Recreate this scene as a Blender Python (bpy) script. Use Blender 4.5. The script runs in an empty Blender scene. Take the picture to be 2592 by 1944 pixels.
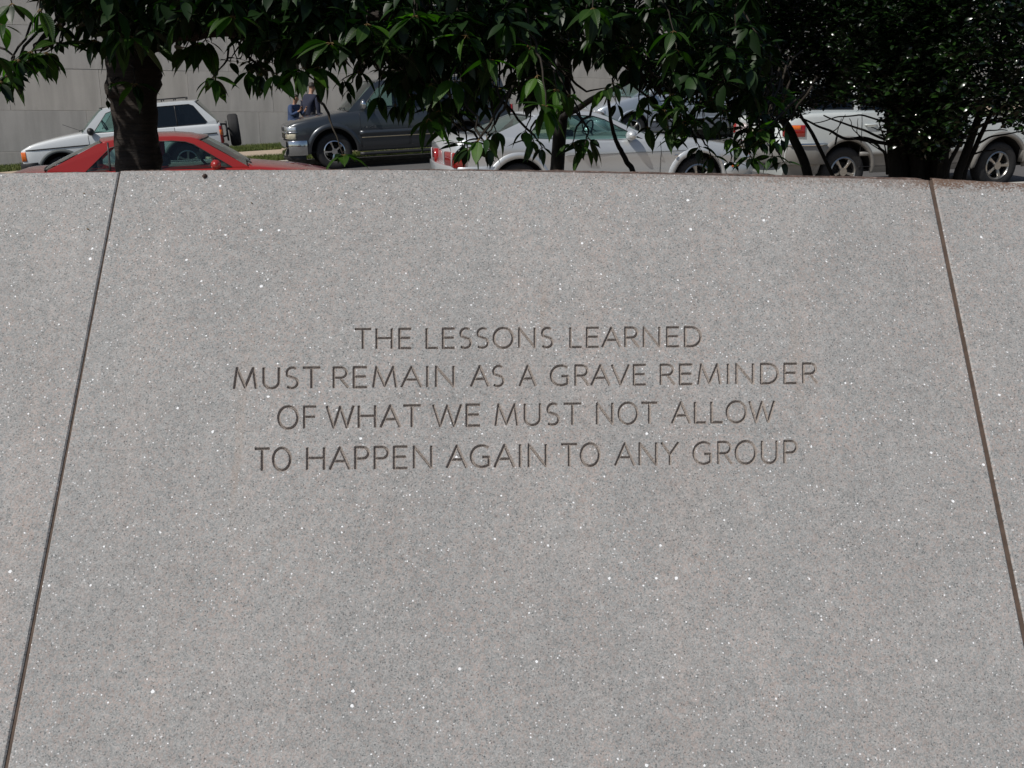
import bpy, bmesh, math, random
import numpy as np
from mathutils import Vector, Matrix
from mathutils.geometry import tessellate_polygon

random.seed(7); RNG = np.random.default_rng(11)
S = bpy.context.scene
COL = S.collection
PI = math.pi

# ------------------------------------------------------------ camera
FPX = 2520.0
PITCH = math.atan(742 / 2520.0); ROLL = math.radians(0.79); EYE = Vector((0, 0, 1.6))
_F = Vector((0, math.cos(PITCH), -math.sin(PITCH)))
_U = Vector((0, math.sin(PITCH), math.cos(PITCH))); _R = Vector((1, 0, 0))
CR = _R * math.cos(ROLL) + _U * math.sin(ROLL)
CU = -_R * math.sin(ROLL) + _U * math.cos(ROLL)
cam = bpy.data.cameras.new('camera'); co = bpy.data.objects.new('camera', cam); COL.objects.link(co)
co.matrix_world = Matrix(((CR.x, CU.x, -_F.x, 0), (CR.y, CU.y, -_F.y, 0), (CR.z, CU.z, -_F.z, EYE.z), (0, 0, 0, 1)))
cam.sensor_width = 36; cam.lens = 35.0; cam.clip_start = 0.05; cam.clip_end = 2000
cam.dof.use_dof = False
S.camera = co

# ------------------------------------------------------------ sky, sun, exposure
SUN = Vector((-0.52, -0.37, 0.77)).normalized()
w = bpy.data.worlds.new('World'); S.world = w; w.use_nodes = True
nt = w.node_tree; nt.nodes.clear()
sky = nt.nodes.new('ShaderNodeTexSky'); sky.sky_type = 'NISHITA'; sky.sun_disc = False
sky.sun_elevation = math.asin(SUN.z); sky.sun_rotation = math.atan2(SUN.x, SUN.y)
sky.air_density = 1.0; sky.dust_density = 1.2; sky.ozone_density = 1.0
bg = nt.nodes.new('ShaderNodeBackground'); bg.inputs['Strength'].default_value = 0.075
wo = nt.nodes.new('ShaderNodeOutputWorld')
nt.links.new(sky.outputs[0], bg.inputs[0]); nt.links.new(bg.outputs[0], wo.inputs[0])
sl = bpy.data.lights.new('sun', 'SUN'); sl.energy = 4.2; sl.angle = math.radians(0.53); sl.color = (1.0, 0.96, 0.9)
so = bpy.data.objects.new('sun', sl); COL.objects.link(so)
so.rotation_euler = SUN.to_track_quat('Z', 'Y').to_euler(); so.location = SUN * 50
S.view_settings.view_transform = 'Standard'; S.view_settings.look = 'None'
S.view_settings.exposure = -0.35; S.view_settings.gamma = 1; S.view_settings.use_curve_mapping = False
S.cycles.max_bounces = 8; S.cycles.transparent_max_bounces = 16; S.cycles.sample_clamp_indirect = 6

def ray(px, py):
    return CR * ((px - 1296) / FPX) + CU * ((972 - py) / FPX) + _F
def at_depth(px, py, d):                       # point at forward distance d (world y)
    r = ray(px, py); return EYE + r * (d / r.y)

# ------------------------------------------------------------ helpers
def tag(o, label=None, cat=None, group=None, kind=None):
    if label: o['label'] = label
    if cat: o['category'] = cat
    if group: o['group'] = group
    if kind: o['kind'] = kind
    return o
def link(name, me, mat=None, parent=None, smooth=False):
    o = bpy.data.objects.new(name, me); COL.objects.link(o)
    if mat is not None and not me.materials: me.materials.append(mat)
    if parent is not None: o.parent = parent
    if smooth: me.shade_smooth()
    return o
def mesh(name, verts, faces, mat=None, parent=None, smooth=False, recalc=False):
    me = bpy.data.meshes.new(name); me.from_pydata([tuple(v) for v in verts], [], [tuple(f) for f in faces]); 
    if recalc:
        bm = bmesh.new(); bm.from_mesh(me); bmesh.ops.recalc_face_normals(bm, faces=bm.faces); bm.to_mesh(me); bm.free()
    me.update(); return link(name, me, mat, parent, smooth)
def np_mesh(name, V, Fq, mat=None, parent=None, smooth=False):
    """V (n,3) array, Fq (m,k) index array"""
    me = bpy.data.meshes.new(name); k = Fq.shape[1]; m = len(Fq)
    me.vertices.add(len(V)); me.vertices.foreach_set('co', np.asarray(V, np.float32).ravel())
    me.loops.add(m * k); me.loops.foreach_set('vertex_index', np.asarray(Fq, np.int32).ravel())
    me.polygons.add(m); me.polygons.foreach_set('loop_start', np.arange(0, m * k, k, dtype=np.int32))
    me.polygons.foreach_set('loop_total', np.full(m, k, np.int32))
    me.update(calc_edges=True); me.validate()
    return link(name, me, mat, parent, smooth)
def empty(name, loc=(0, 0, 0), mw=None, parent=None):
    o = bpy.data.objects.new(name, None); COL.objects.link(o); o.empty_display_size = .2
    if mw is not None: o.matrix_world = mw
    else: o.location = loc
    if parent: o.parent = parent
    return o
def smooth_pts(P, it=2):
    for _ in range(it):
        Q = [P[0]]
        for a, b in zip(P[:-1], P[1:]): Q += [a.lerp(b, .25), a.lerp(b, .75)]
        P = Q + [P[-1]]
    return P
class MB:
    def __init__(s): s.v = []; s.f = []
    def add(s, vs, fs):
        b = len(s.v); s.v += [tuple(v) for v in vs]; s.f += [tuple(i + b for i in f) for f in fs]; return s
    def box(s, a, b, M=None):
        x0, y0, z0 = a; x1, y1, z1 = b
        vs = [Vector(p) for p in ((x0,y0,z0),(x1,y0,z0),(x1,y1,z0),(x0,y1,z0),(x0,y0,z1),(x1,y0,z1),(x1,y1,z1),(x0,y1,z1))]
        if M is not None: vs = [M @ p for p in vs]
        return s.add(vs, [(0,3,2,1),(4,5,6,7),(0,1,5,4),(1,2,6,5),(2,3,7,6),(3,0,4,7)])
    def tube(s, pts, rad, n=8, caps=True):
        pts = [Vector(p) for p in pts]
        if not hasattr(rad, '__len__'): rad = [rad] * len(pts)
        vs = []; up = Vector((0.13, 0.21, 0.97)); prev = None
        for i, p in enumerate(pts):
            t = (pts[min(i+1, len(pts)-1)] - pts[max(i-1, 0)]).normalized()
            if prev is None:
                a = t.cross(up)
                if a.length < .1: a = t.cross(Vector((1, 0, 0)))
            else: a = prev - t * prev.dot(t)
            a.normalize(); prev = a; b = t.cross(a)
            vs += [p + (a * math.cos(2*PI*k/n) + b * math.sin(2*PI*k/n)) * rad[i] for k in range(n)]
        fs = []
        for i in range(len(pts) - 1):
            for k in range(n):
                fs.append((i*n+k, i*n+(k+1) % n, (i+1)*n+(k+1) % n, (i+1)*n+k))
        if caps: fs += [tuple(range(n-1, -1, -1)), tuple((len(pts)-1)*n + k for k in range(n))]
        return s.add(vs, fs)
    def build(s, name, mat=None, parent=None, smooth=False, recalc=True):
        return mesh(name, s.v, s.f, mat, parent, smooth, recalc)
def bevel(o, wd=.01, seg=2):
    m = o.modifiers.new('bevel', 'BEVEL'); m.width = wd; m.segments = seg; m.limit_method = 'ANGLE'; m.angle_limit = .6
    return o
def interp(tab, x):
    xs = [a for a, _ in tab]; ys = [b for _, b in tab]
    return float(np.interp(x, xs, ys))
def sinterp(tab, x, h=.12):                     # smoothed table look-up
    return sum(interp(tab, x + k * h) * q for k, q in ((-1, .15), (-.5, .2), (0, .3), (.5, .2), (1, .15)))

# ------------------------------------------------------------ materials
def newmat(name):
    m = bpy.data.materials.new(name); m.use_nodes = True
    return m, m.node_tree, m.node_tree.nodes['Principled BSDF']
def N(t, typ, **k):
    n = t.nodes.new(typ)
    for a, b in k.items():
        if a in n.inputs: n.inputs[a].default_value = b
        else: setattr(n, a, b)
    return n
def simple(name, col, rough=.5, metal=0, coat=0, noise=.12, nscale=30, bump=0, spec=None):
    m, t, b = newmat(name)
    b.inputs['Roughness'].default_value = rough; b.inputs['Metallic'].default_value = metal
    b.inputs['Coat Weight'].default_value = coat; b.inputs['Coat Roughness'].default_value = .04
    if spec is not None: b.inputs['Specular IOR Level'].default_value = spec
    tc = N(t, 'ShaderNodeTexCoord'); no = N(t, 'ShaderNodeTexNoise', Scale=nscale, Detail=5.0)
    t.links.new(tc.outputs['Object'], no.inputs['Vector'])
    rp = N(t, 'ShaderNodeValToRGB'); t.links.new(no.outputs['Fac'], rp.inputs[0])
    rp.color_ramp.elements[0].position = .3; rp.color_ramp.elements[1].position = .72
    rp.color_ramp.elements[0].color = tuple(c * (1 - noise) for c in col) + (1,)
    rp.color_ramp.elements[1].color = tuple(min(1, c * (1 + noise)) for c in col) + (1,)
    t.links.new(rp.outputs[0], b.inputs['Base Color'])
    if bump:
        bp = N(t, 'ShaderNodeBump', Strength=bump, Distance=.01); t.links.new(no.outputs['Fac'], bp.inputs['Height'])
        t.links.new(bp.outputs[0], b.inputs['Normal'])
    return m
def mixc(t, fac, a, b, blend='MIX'):
    n = t.nodes.new('ShaderNodeMix'); n.data_type = 'RGBA'; n.blend_type = blend
    for i, v in ((0, fac), (6, a), (7, b)):
        if hasattr(v, 'type') and hasattr(v, 'is_linked'): t.links.new(v, n.inputs[i])
        else: n.inputs[i].default_value = v if i == 0 else (tuple(v) + (1,) if len(v) == 3 else v)
    return n.outputs[2]
def ramp(t, src, stops):
    rp = t.nodes.new('ShaderNodeValToRGB'); t.links.new(src, rp.inputs[0]); e = rp.color_ramp.elements
    while len(e) < len(stops): e.new(.5)
    for el, (p, c) in zip(e, stops):
        el.position = p; el.color = (c, c, c, 1) if not hasattr(c, '__len__') else tuple(c) + (1,)
    return rp.outputs[0]
def math_(t, op, a, b=None):
    n = t.nodes.new('ShaderNodeMath'); n.operation = op
    for i, v in enumerate((a, b)):
        if v is None: continue
        if hasattr(v, 'is_linked'): t.links.new(v, n.inputs[i])
        else: n.inputs[i].default_value = v
    return n.outputs[0]

def granite(name, dirty=0.0):
    m, t, b = newmat(name)
    tc = N(t, 'ShaderNodeTexCoord'); P = tc.outputs['Object']
    def vor(scale, feat='F1', dim='2D', rnd=1.0):
        v = N(t, 'ShaderNodeTexVoronoi', Scale=scale, Randomness=rnd); v.feature = feat; v.voronoi_dimensions = dim
        t.links.new(P, v.inputs['Vector']); return v
    def noi(scale, det=4.0, r=.6):
        n = N(t, 'ShaderNodeTexNoise', Scale=scale, Detail=det, Roughness=r); t.links.new(P, n.inputs['Vector']); return n.outputs['Fac']
    def sep(v):
        s = t.nodes.new('ShaderNodeSeparateColor'); t.links.new(v.outputs['Color'], s.inputs[0]); return s.outputs
    g1 = sep(vor(560)); g2 = sep(vor(330))
    base = ramp(t, g1[0], [(0, (.19, .195, .194)), (.12, (.262, .266, .262)), (.38, (.315, .315, .309)), (.7, (.362, .355, .347)), (1, (.435, .425, .412))])
    pink = mixc(t, ramp(t, g2[1], [(.52, 0), (.75, .55)]), base, (.44, .35, .312))
    # where the pink feldspar gathers
    zone = ramp(t, noi(7.0, 5.0, .65), [(.34, .30), (.68, .95)])
    c = mixc(t, zone, base, pink)
    mv = N(t, 'ShaderNodeMapping'); mv.inputs['Scale'].default_value = (11, .9, 1); mv.inputs['Rotation'].default_value = (0, 0, .05)
    t.links.new(P, mv.inputs[0]); nv = N(t, 'ShaderNodeTexNoise', Scale=1.0, Detail=5.0, Roughness=.6); t.links.new(mv.outputs[0], nv.inputs['Vector'])
    c = mixc(t, 1.0, c, ramp(t, nv.outputs['Fac'], [(.30, (.95, .96, .965)), (.52, (1, 1, 1)), (.72, (1.07, 1.03, 1.01))]), 'MULTIPLY')
    # broad tonal drift, brushing marks
    c = mixc(t, 1.0, c, ramp(t, noi(3.0, 6.0, .7), [(.3, .90), (.7, 1.07)]), 'MULTIPLY')
    c = mixc(t, 1.0, c, ramp(t, noi(55.0, 3.0), [(.3, .88), (.7, 1.10)]), 'MULTIPLY')
    # black biotite specks
    v3 = vor(300); s3 = sep(v3)
    dk = math_(t, 'MULTIPLY', math_(t, 'GREATER_THAN', s3[0], .95), math_(t, 'LESS_THAN', v3.outputs['Distance'], .38))
    c = mixc(t, math_(t, 'MULTIPLY', dk, .6), c, (.07, .075, .078))
    # crystal flecks: sun glints painted white into the base colour
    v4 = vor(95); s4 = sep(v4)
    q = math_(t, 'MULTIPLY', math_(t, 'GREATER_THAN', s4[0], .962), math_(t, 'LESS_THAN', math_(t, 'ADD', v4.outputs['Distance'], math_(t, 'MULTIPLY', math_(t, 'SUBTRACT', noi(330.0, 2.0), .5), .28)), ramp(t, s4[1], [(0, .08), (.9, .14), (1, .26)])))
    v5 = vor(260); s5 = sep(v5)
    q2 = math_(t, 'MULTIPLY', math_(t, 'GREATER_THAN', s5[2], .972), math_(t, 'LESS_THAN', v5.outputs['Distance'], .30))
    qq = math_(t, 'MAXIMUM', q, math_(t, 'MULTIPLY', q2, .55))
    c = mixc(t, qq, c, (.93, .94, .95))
    # a few rusty streaks running down the face
    mp = N(t, 'ShaderNodeMapping'); mp.inputs['Scale'].default_value = (26, 1.6, 1); mp.inputs['Rotation'].default_value = (0, 0, .16)
    t.links.new(P, mp.inputs[0]); ns = N(t, 'ShaderNodeTexNoise', Scale=1.0, Detail=4.0); t.links.new(mp.outputs[0], ns.inputs['Vector'])
    c = mixc(t, ramp(t, ns.outputs['Fac'], [(.66, 0), (.78, .30)]), c, (.32, .225, .16))
    c = mixc(t, ramp(t, noi(34.0, 3.0), [(.72, 0), (.78, .35)]), c, (.36, .25, .15))
    # grime below the upper edge, heavier to the right (local y = 0 is the edge, x runs along the wall)
    sx = t.nodes.new('ShaderNodeSeparateXYZ'); t.links.new(P, sx.inputs[0])
    edge = ramp(t, math_(t, 'ADD', math_(t, 'MULTIPLY', math_(t, 'SUBTRACT', sx.outputs[1], math_(t, 'MULTIPLY', math_(t, 'MAXIMUM', sx.outputs[0], 0.0), EDGE_K)), 14.0), math_(t, 'ADD', math_(t, 'ADD', math_(t, 'MULTIPLY', noi(26.0, 5.0), .42), math_(t, 'MULTIPLY', g2[0], .34)), .40)), [(.48, 0), (.74, 1.0)])
    right = ramp(t, math_(t, 'ADD', math_(t, 'MULTIPLY', sx.outputs[0], .8), .1), [(.05, .12), (.40, .35), (.68, .6), (.75, 1.0)])
    c = mixc(t, math_(t, 'MULTIPLY', edge, math_(t, 'MULTIPLY', right, .9)), c, (.145, .085, .055))
    t.links.new(c, b.inputs['Base Color'])
    b.inputs['Roughness'].default_value = .72; b.inputs['Specular IOR Level'].default_value = .35
    h = math_(t, 'ADD', math_(t, 'MULTIPLY', noi(240.0, 3.0), .7), math_(t, 'MULTIPLY', g1[1], .3))
    bp = N(t, 'ShaderNodeBump', Strength=.55, Distance=.0012); t.links.new(h, bp.inputs['Height']); t.links.new(bp.outputs[0], b.inputs['Normal'])
    return m
def split_edge():
    m, t, b = newmat('granite_split_edge'); tc = N(t, 'ShaderNodeTexCoord')
    v = N(t, 'ShaderNodeTexVoronoi', Scale=210.0); n = N(t, 'ShaderNodeTexNoise', Scale=38.0, Detail=6.0, Roughness=.7)
    for q in (v, n): t.links.new(tc.outputs['Object'], q.inputs['Vector'])
    s_ = t.nodes.new('ShaderNodeSeparateColor'); t.links.new(v.outputs['Color'], s_.inputs[0])
    c = ramp(t, s_.outputs[0], [(0, (.03, .022, .018)), (.35, (.13, .07, .05)), (.7, (.24, .15, .11)), (1, (.34, .30, .28))])
    c = mixc(t, ramp(t, n.outputs['Fac'], [(.40, 0), (.60, .9)]), c, (.05, .032, .024))
    t.links.new(c, b.inputs['Base Color']); b.inputs['Roughness'].default_value = .95
    bp = N(t, 'ShaderNodeBump', Strength=1.0, Distance=.004); t.links.new(n.outputs['Fac'], bp.inputs['Height']); t.links.new(bp.outputs[0], b.inputs['Normal'])
    return m
M_GRTOP = split_edge()
M_CUT = simple('granite_cut', (.31, .272, .245), .85, noise=.4, nscale=420, bump=.3)
M_JOINT = simple('joint_sealant', (.095, .064, .047), .8, noise=.25, nscale=60, bump=.2)
M_DIRT = simple('mulch', (.07, .045, .03), .95, noise=.4, nscale=12, bump=.8)
M_PLAZA = simple('plaza_paving', (.30, .29, .28), .8, noise=.12, nscale=8)
M_DEBRIS = simple('dry_scale', (.045, .022, .016), .8, noise=.4, nscale=300)
M_TWIGB = simple('dry_twig', (.16, .11, .06), .8, noise=.3, nscale=300)

# ------------------------------------------------------------ the granite wall (leans back, inscription cut in)
# plane axes: h along the wall (level), v up the slope, n out of the face
vh = Vector((30770, 317, -FPX)); H3 = (CR * vh.x + CU * vh.y - _F * vh.z * 1.0).normalized()
# vh is given in camera axes (x right, y up, z back): world = R*x + U*y - F*z
H3 = (CR * vh.x + CU * vh.y + _F * (-vh.z)).normalized()
H3 = Vector((H3.x, H3.y * .35, H3.z)).normalized()
VP = (CU * 5722 + _F * FPX).normalized()
V3 = (VP - H3 * VP.dot(H3)).normalized()
N3 = H3.cross(V3).normalized()
if N3.y > 0: N3 = -N3
ORG = at_depth(1296, 430, 1.9)
WALLM = Matrix(((H3.x, V3.x, N3.x, ORG.x), (H3.y, V3.y, N3.y, ORG.y), (H3.z, V3.z, N3.z, ORG.z), (0, 0, 0, 1)))
def on_plane(px, py):
    r = ray(px, py); k = (ORG - EYE).dot(N3) / r.dot(N3); P = EYE + r * k - ORG
    return (P.dot(H3), P.dot(V3))
wall = empty('granite_wall', mw=WALLM)
tag(wall, 'grey pink granite memorial wall leaning back with a carved inscription', 'wall')
BMIN = -(ORG.z + .05) / V3.z
_q = on_plane(2500, 458); EDGE_K = _q[1] / _q[0]
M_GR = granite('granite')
def downto(pt_top, pt_low):                     # extend joint line to the ground
    (a0, b0), (a1, b1) = pt_top, pt_low; k = (BMIN - b0) / (b1 - b0); return (a0 + (a1 - a0) * k, BMIN)
JL = [on_plane(303, 434), on_plane(13.5, 1944)]; JR = [on_plane(2357, 450), on_plane(2573, 1500)]
G = .0043                                        # half joint width
TOPPX = {'l': [(-700, 462), (-300, 447), (0, 437.5), (150, 435), (301, 434)],
         'c': [(305, 431.5), (500, 429.5), (800, 428.5), (1080, 429), (1296, 432), (1500, 436), (1700, 440), (1900, 444.5), (2100, 448.5), (2352, 454.5)],
         'r': [(2361, 450), (2480, 457), (2592, 463), (2900, 482), (3300, 512)]}
def glyphs():
    A = lambda cx, cy, rx, ry, a0, a1, n=14: [(cx + rx * math.cos(math.radians(a0 + (a1 - a0) * i / n)), cy + ry * math.sin(math.radians(a0 + (a1 - a0) * i / n))) for i in range(n + 1)]
    g = {}
    g['A'] = (.86, [[(0, 0), (.43, 1), (.86, 0)], [(.17, .36), (.69, .36)]])
    g['D'] = (.76, [[(0, 0), (0, 1), (.28, 1)] + A(.28, .5, .48, .5, 90, -90)[1:] + [(0, 0)]])
    g['E'] = (.55, [[(.55, 1), (0, 1), (0, 0), (.55, 0)], [(0, .53), (.5, .53)]])
    g['F'] = (.55, [[(.55, 1), (0, 1), (0, 0)], [(0, .52), (.5, .52)]])
    g['G'] = (.80, [A(.48, .5, .48, .5, 55, 300, 22) + [(.80, .10), (.80, .46), (.52, .46)]])
    g['H'] = (.74, [[(0, 0), (0, 1)], [(.74, 0), (.74, 1)], [(0, .53), (.74, .53)]])
    g['I'] = (.0, [[(0, 0), (0, 1)]])
    g['L'] = (.52, [[(0, 1), (0, 0), (.52, 0)]])
    g['M'] = (1.0, [[(0, 0), (.13, 1), (.5, .05), (.87, 1), (1.0, 0)]])
    g['N'] = (.76, [[(0, 0), (0, 1), (.76, 0), (.76, 1)]])
    g['O'] = (.93, [A(.465, .5, .465, .52, 0, 360, 32)])
    g['P'] = (.56, [[(0, 0), (0, 1), (.30, 1)] + A(.30, .735, .27, .265, 90, -90)[1:] + [(0, .47)]])
    g['R'] = (.62, [[(0, 0), (0, 1), (.30, 1)] + A(.30, .74, .26, .26, 90, -90)[1:] + [(0, .48)], [(.28, .48), (.62, 0)]])
    g['S'] = (.54, [A(.29, .745, .26, .265, 55, 215, 12) + [(.28, .52)] + A(.25, .26, .28, .27, 50, -130, 12)])
    g['T'] = (.76, [[(0, 1), (.76, 1)], [(.38, 1), (.38, 0)]])
    g['U'] = (.70, [[(0, 1), (0, .36)] + A(.35, .34, .35, .35, 180, 360, 14) + [(.70, 1)]])
    g['V'] = (.80, [[(0, 1), (.40, 0), (.80, 1)]])
    g['W'] = (1.20, [[(0, 1), (.30, 0), (.60, .97), (.90, 0), (1.20, 1)]])
    g['Y'] = (.76, [[(0, 1), (.38, .47), (.76, 1)], [(.38, .47), (.38, 0)]])
    return g
GL = glyphs()
LINES = [   # (left x, top, base), (right x, top, base), [(word, x0, x1)...]   pixel measurements of the carved lines
    ((905, 833, 882), (1775, 828, 876), [('THE', 899, 1040), ('LESSONS', 1080, 1399), ('LEARNED', 1444, 1774)]),
    ((600, 932, 983), (2065, 920, 969), [('MUST', 593, 810), ('REMAIN', 845, 1148), ('AS', 1193, 1275), ('A', 1316, 1356), ('GRAVE', 1395, 1634), ('REMINDER', 1673, 2068)]),
    ((712, 1030, 1084), (1950, 1016, 1067), [('OF', 705, 799), ('WHAT', 828, 1064), ('WE', 1097, 1214), ('MUST', 1255, 1470), ('NOT', 1512, 1663), ('ALLOW', 1702, 1960)]),
    ((650, 1136, 1190), (2010, 1116, 1171), [('TO', 646, 735), ('HAPPEN', 778, 1092), ('AGAIN', 1132, 1382), ('TO', 1422, 1517), ('ANY', 1558, 1717), ('GROUP', 1756, 2016)])]
BEAR = {'A': (.07, .07), 'D': (.19, .13), 'E': (.19, .13), 'F': (.19, .09), 'G': (.14, .19), 'H': (.19, .19), 'I': (.20, .20), 'L': (.19, .10), 'M': (.17, .17), 'N': (.19, .19),
        'O': (.13, .13), 'P': (.19, .10), 'R': (.19, .08), 'S': (.15, .15), 'T': (.10, .10), 'U': (.18, .18), 'V': (.06, .06), 'W': (.06, .06), 'Y': (.06, .06)}
letters = []                                     # (char, [polyline in plane coords])
for (lx, lt, lb), (rx, rt, rb), words in LINES:
    for wd, x0, x1 in words:
        capw = (lb - lt) * .90
        ws = [GL[c][0] for c in wd]; gaps = len(wd) - 1
        ink = sum(ws)
        gp = [(BEAR[a][1] + BEAR[b][0]) for a, b in zip(wd[:-1], wd[1:])] + [0]
        k = (x1 - x0) / (capw * (ink + sum(gp)))
        cx = x0
        for c, cw, gap in zip(wd, ws, gp):
            pl = []
            for poly in GL[c][1]:
                q = []
                for (u, v) in poly:
                    X = cx + u * capw * k; f = (X - lx) / (rx - lx)
                    T = lt + (rt - lt) * f; B = lb + (rb - lb) * f
                    q.append(on_plane(X, B + (T - B) * v))
                pl.append(q)
            letters.append((c, pl)); cx += (cw + gap) * capw * k
HW = .00225; DEP = .0050; STEP = .0006
allp = np.array([p for _, pl in letters for q in pl for p in q])
ga0, gb0 = allp.min(0) - .012; ga1, gb1 = allp.max(0) + .012
na = int((ga1 - ga0) / STEP) + 1; nb = int((gb1 - gb0) / STEP) + 1
GA = ga0 + np.arange(na) * (ga1 - ga0) / (na - 1); GB = gb0 + np.arange(nb) * (gb1 - gb0) / (nb - 1)
D = np.full((nb, na), 9.0, np.float32); LID = np.full((nb, na), -1, np.int32)
for li, (c, pl) in enumerate(letters):
    wob = 1 + .10 * random.uniform(-1, 1)
    for q in pl:
        closed = math.hypot(q[0][0] - q[-1][0], q[0][1] - q[-1][1]) < 1e-4
        for si, (p0, p1) in enumerate(zip(q[:-1], q[1:])):
            i0 = max(0, int((min(p0[0], p1[0]) - HW * 1.6 - ga0) / STEP) - 1); i1 = min(na, int((max(p0[0], p1[0]) + HW * 1.6 - ga0) / STEP) + 3)
            j0 = max(0, int((min(p0[1], p1[1]) - HW * 1.6 - gb0) / STEP) - 1); j1 = min(nb, int((max(p0[1], p1[1]) + HW * 1.6 - gb0) / STEP) + 3)
            X, Y = np.meshgrid(GA[i0:i1], GB[j0:j1])
            dx, dy = p1[0] - p0[0], p1[1] - p0[1]; L2 = dx * dx + dy * dy + 1e-12
            tr = ((X - p0[0]) * dx + (Y - p0[1]) * dy) / L2; tt = np.clip(tr, 0, 1)
            ds = np.hypot(X - p0[0] - tt * dx, Y - p0[1] - tt * dy) / wob
            over = (tr - 1) * math.sqrt(L2) if si == len(q) - 2 else None
            ext = .35 * HW
            if not closed and over is not None: ds = np.where(over > ext, 9.0, np.where(over > 0, np.abs((X - p0[0]) * dy - (Y - p0[1]) * dx) / math.sqrt(L2), ds))
            if not closed and si == 0: ds = np.where(-tr * math.sqrt(L2) > ext, 9.0, np.where(tr < 0, np.abs((X - p0[0]) * dy - (Y - p0[1]) * dx) / math.sqrt(L2), ds))
            sub = D[j0:j1, i0:i1]; ls = LID[j0:j1, i0:i1]; better = ds < sub
            sub[better] = ds[better]; ls[better] = li
ragged = RNG.normal(0, .00022, D.shape)
DZ = -np.clip(HW + ragged - D, 0, HW) / HW * DEP
DZ[0, :] = DZ[-1, :] = 0; DZ[:, 0] = DZ[:, -1] = 0
cut = DZ < -1e-6
cell = cut[:-1, :-1] | cut[1:, :-1] | cut[:-1, 1:] | cut[1:, 1:]
cid = np.where(cell, np.maximum(np.maximum(LID[:-1, :-1], LID[1:, :-1]), np.maximum(LID[:-1, 1:], LID[1:, 1:])), -1)

def slab(outer_low_l, outer_low_r, toppx, key, label):
    top = [on_plane(x, y) for x, y in toppx] if key in 'lcr' else list(toppx)
    outer = top + [outer_low_r, outer_low_l]     # clockwise (top left -> right -> down)
    n = len(outer); cx = sum(p[0] for p in outer) / n; cy = sum(p[1] for p in outer) / n
    ch = .0022
    ins = []
    for i, p in enumerate(outer):                # inset by offsetting along neighbour bisector
        a = Vector(outer[i - 1]); b = Vector(p); c = Vector(outer[(i + 1) % n])
        d1 = (b - a).normalized(); d2 = (c - b).normalized()
        n1 = Vector((d1.y, -d1.x)); n2 = Vector((d2.y, -d2.x)); bis = (n1 + n2).normalized()
        ins.append(tuple(b + bis * (ch / max(.3, bis.dot(n1)))))
    V = [(p[0], p[1], 0) for p in ins] + [(p[0], p[1], -ch) for p in outer] + [(p[0], p[1], -.09) for p in outer]
    F = []
    for i in range(n):
        j = (i + 1) % n
        F.append((i, j, n + j, n + i)); 
        if i >= len(top) - 1 or key != 'x': F.append((n + i, n + j, 2 * n + j, 2 * n + i))
    F.append(tuple(2 * n + i for i in range(n - 1, -1, -1)))
    if key == 'c':
        hole = [(ga0, gb0), (ga1, gb0), (ga1, gb1), (ga0, gb1)]
        tri = tessellate_polygon([[Vector((p[0], p[1], 0)) for p in ins], [Vector((p[0], p[1], 0)) for p in hole]])
        V += [(p[0], p[1], 0) for p in hole]; m = {i: i for i in range(n)}; 
        for k in range(4): m[n + k] = 3 * n + k
        F += [tuple(m[i] for i in tr) for tr in tri]
        # flat runs of the carved field
        for j in range(nb - 1):
            row = cell[j]; i = 0
            y0, y1 = GB[j], GB[j + 1]
            edges = np.flatnonzero(np.diff(np.concatenate(([1], row.astype(int), [1]))))
            for st, en in zip(edges[::2], edges[1::2]):
                b = len(V); x0, x1 = GA[st], GA[en]
                V += [(x0, y0, 0), (x1, y0, 0), (x1, y1, 0), (x0, y1, 0)]; F.append((b, b+1, b+2, b+3))
    else:
        F.append(tuple(range(n)))
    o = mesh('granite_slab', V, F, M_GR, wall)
    # orient: front faces towards +n
    if label: o['label'] = label
    return o
def off(p, d): return (p[0] + d, p[1])
jl_low, jr_low = downto(*JL), downto(*JR)
L2 = on_plane(-1700, 500)
topl = [(x, y) for x, y in TOPPX['l']]
slab_c = slab(off(jl_low, G), off(jr_low, -G), TOPPX['c'], 'c', 'middle granite slab carrying the four carved lines')
slab_l = slab((on_plane(-700, 462)[0] - .35, BMIN), off(jl_low, -G), TOPPX['l'], 'l', 'plain granite slab left of the joint')
slab_r = slab(off(jr_low, G), (on_plane(3300, 512)[0] + .35, BMIN), TOPPX['r'], 'r', 'granite slab right of the joint with grime on its upper edge')
aL, bL = on_plane(*TOPPX['l'][0]); aR, bR = on_plane(*TOPPX['r'][-1])
slab((aL - 1.9, BMIN), (aL - .35 - 2 * G, BMIN), [(aL - 1.5, bL - .006), (aL - 2 * G, bL)], 'x1', 'outermost granite slab at the left')
slab((aR + .35 + 2 * G, BMIN), (aR + 1.9, BMIN), [(aR + 2 * G, bR), (aR + 1.5, bR - .006)], 'x2', 'outermost granite slab at the right')
slab((aL - 3.7, BMIN), (aL - 1.9 - 2 * G, BMIN), [(aL - 3.1, bL - .014), (aL - 1.5 - 2 * G, bL - .006)], 'x3', None)
slab((aR + 1.9 + 2 * G, BMIN), (aR + 3.7, BMIN), [(aR + 1.5 + 2 * G, bR - .006), (aR + 3.1, bR - .014)], 'x4', None)
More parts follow.
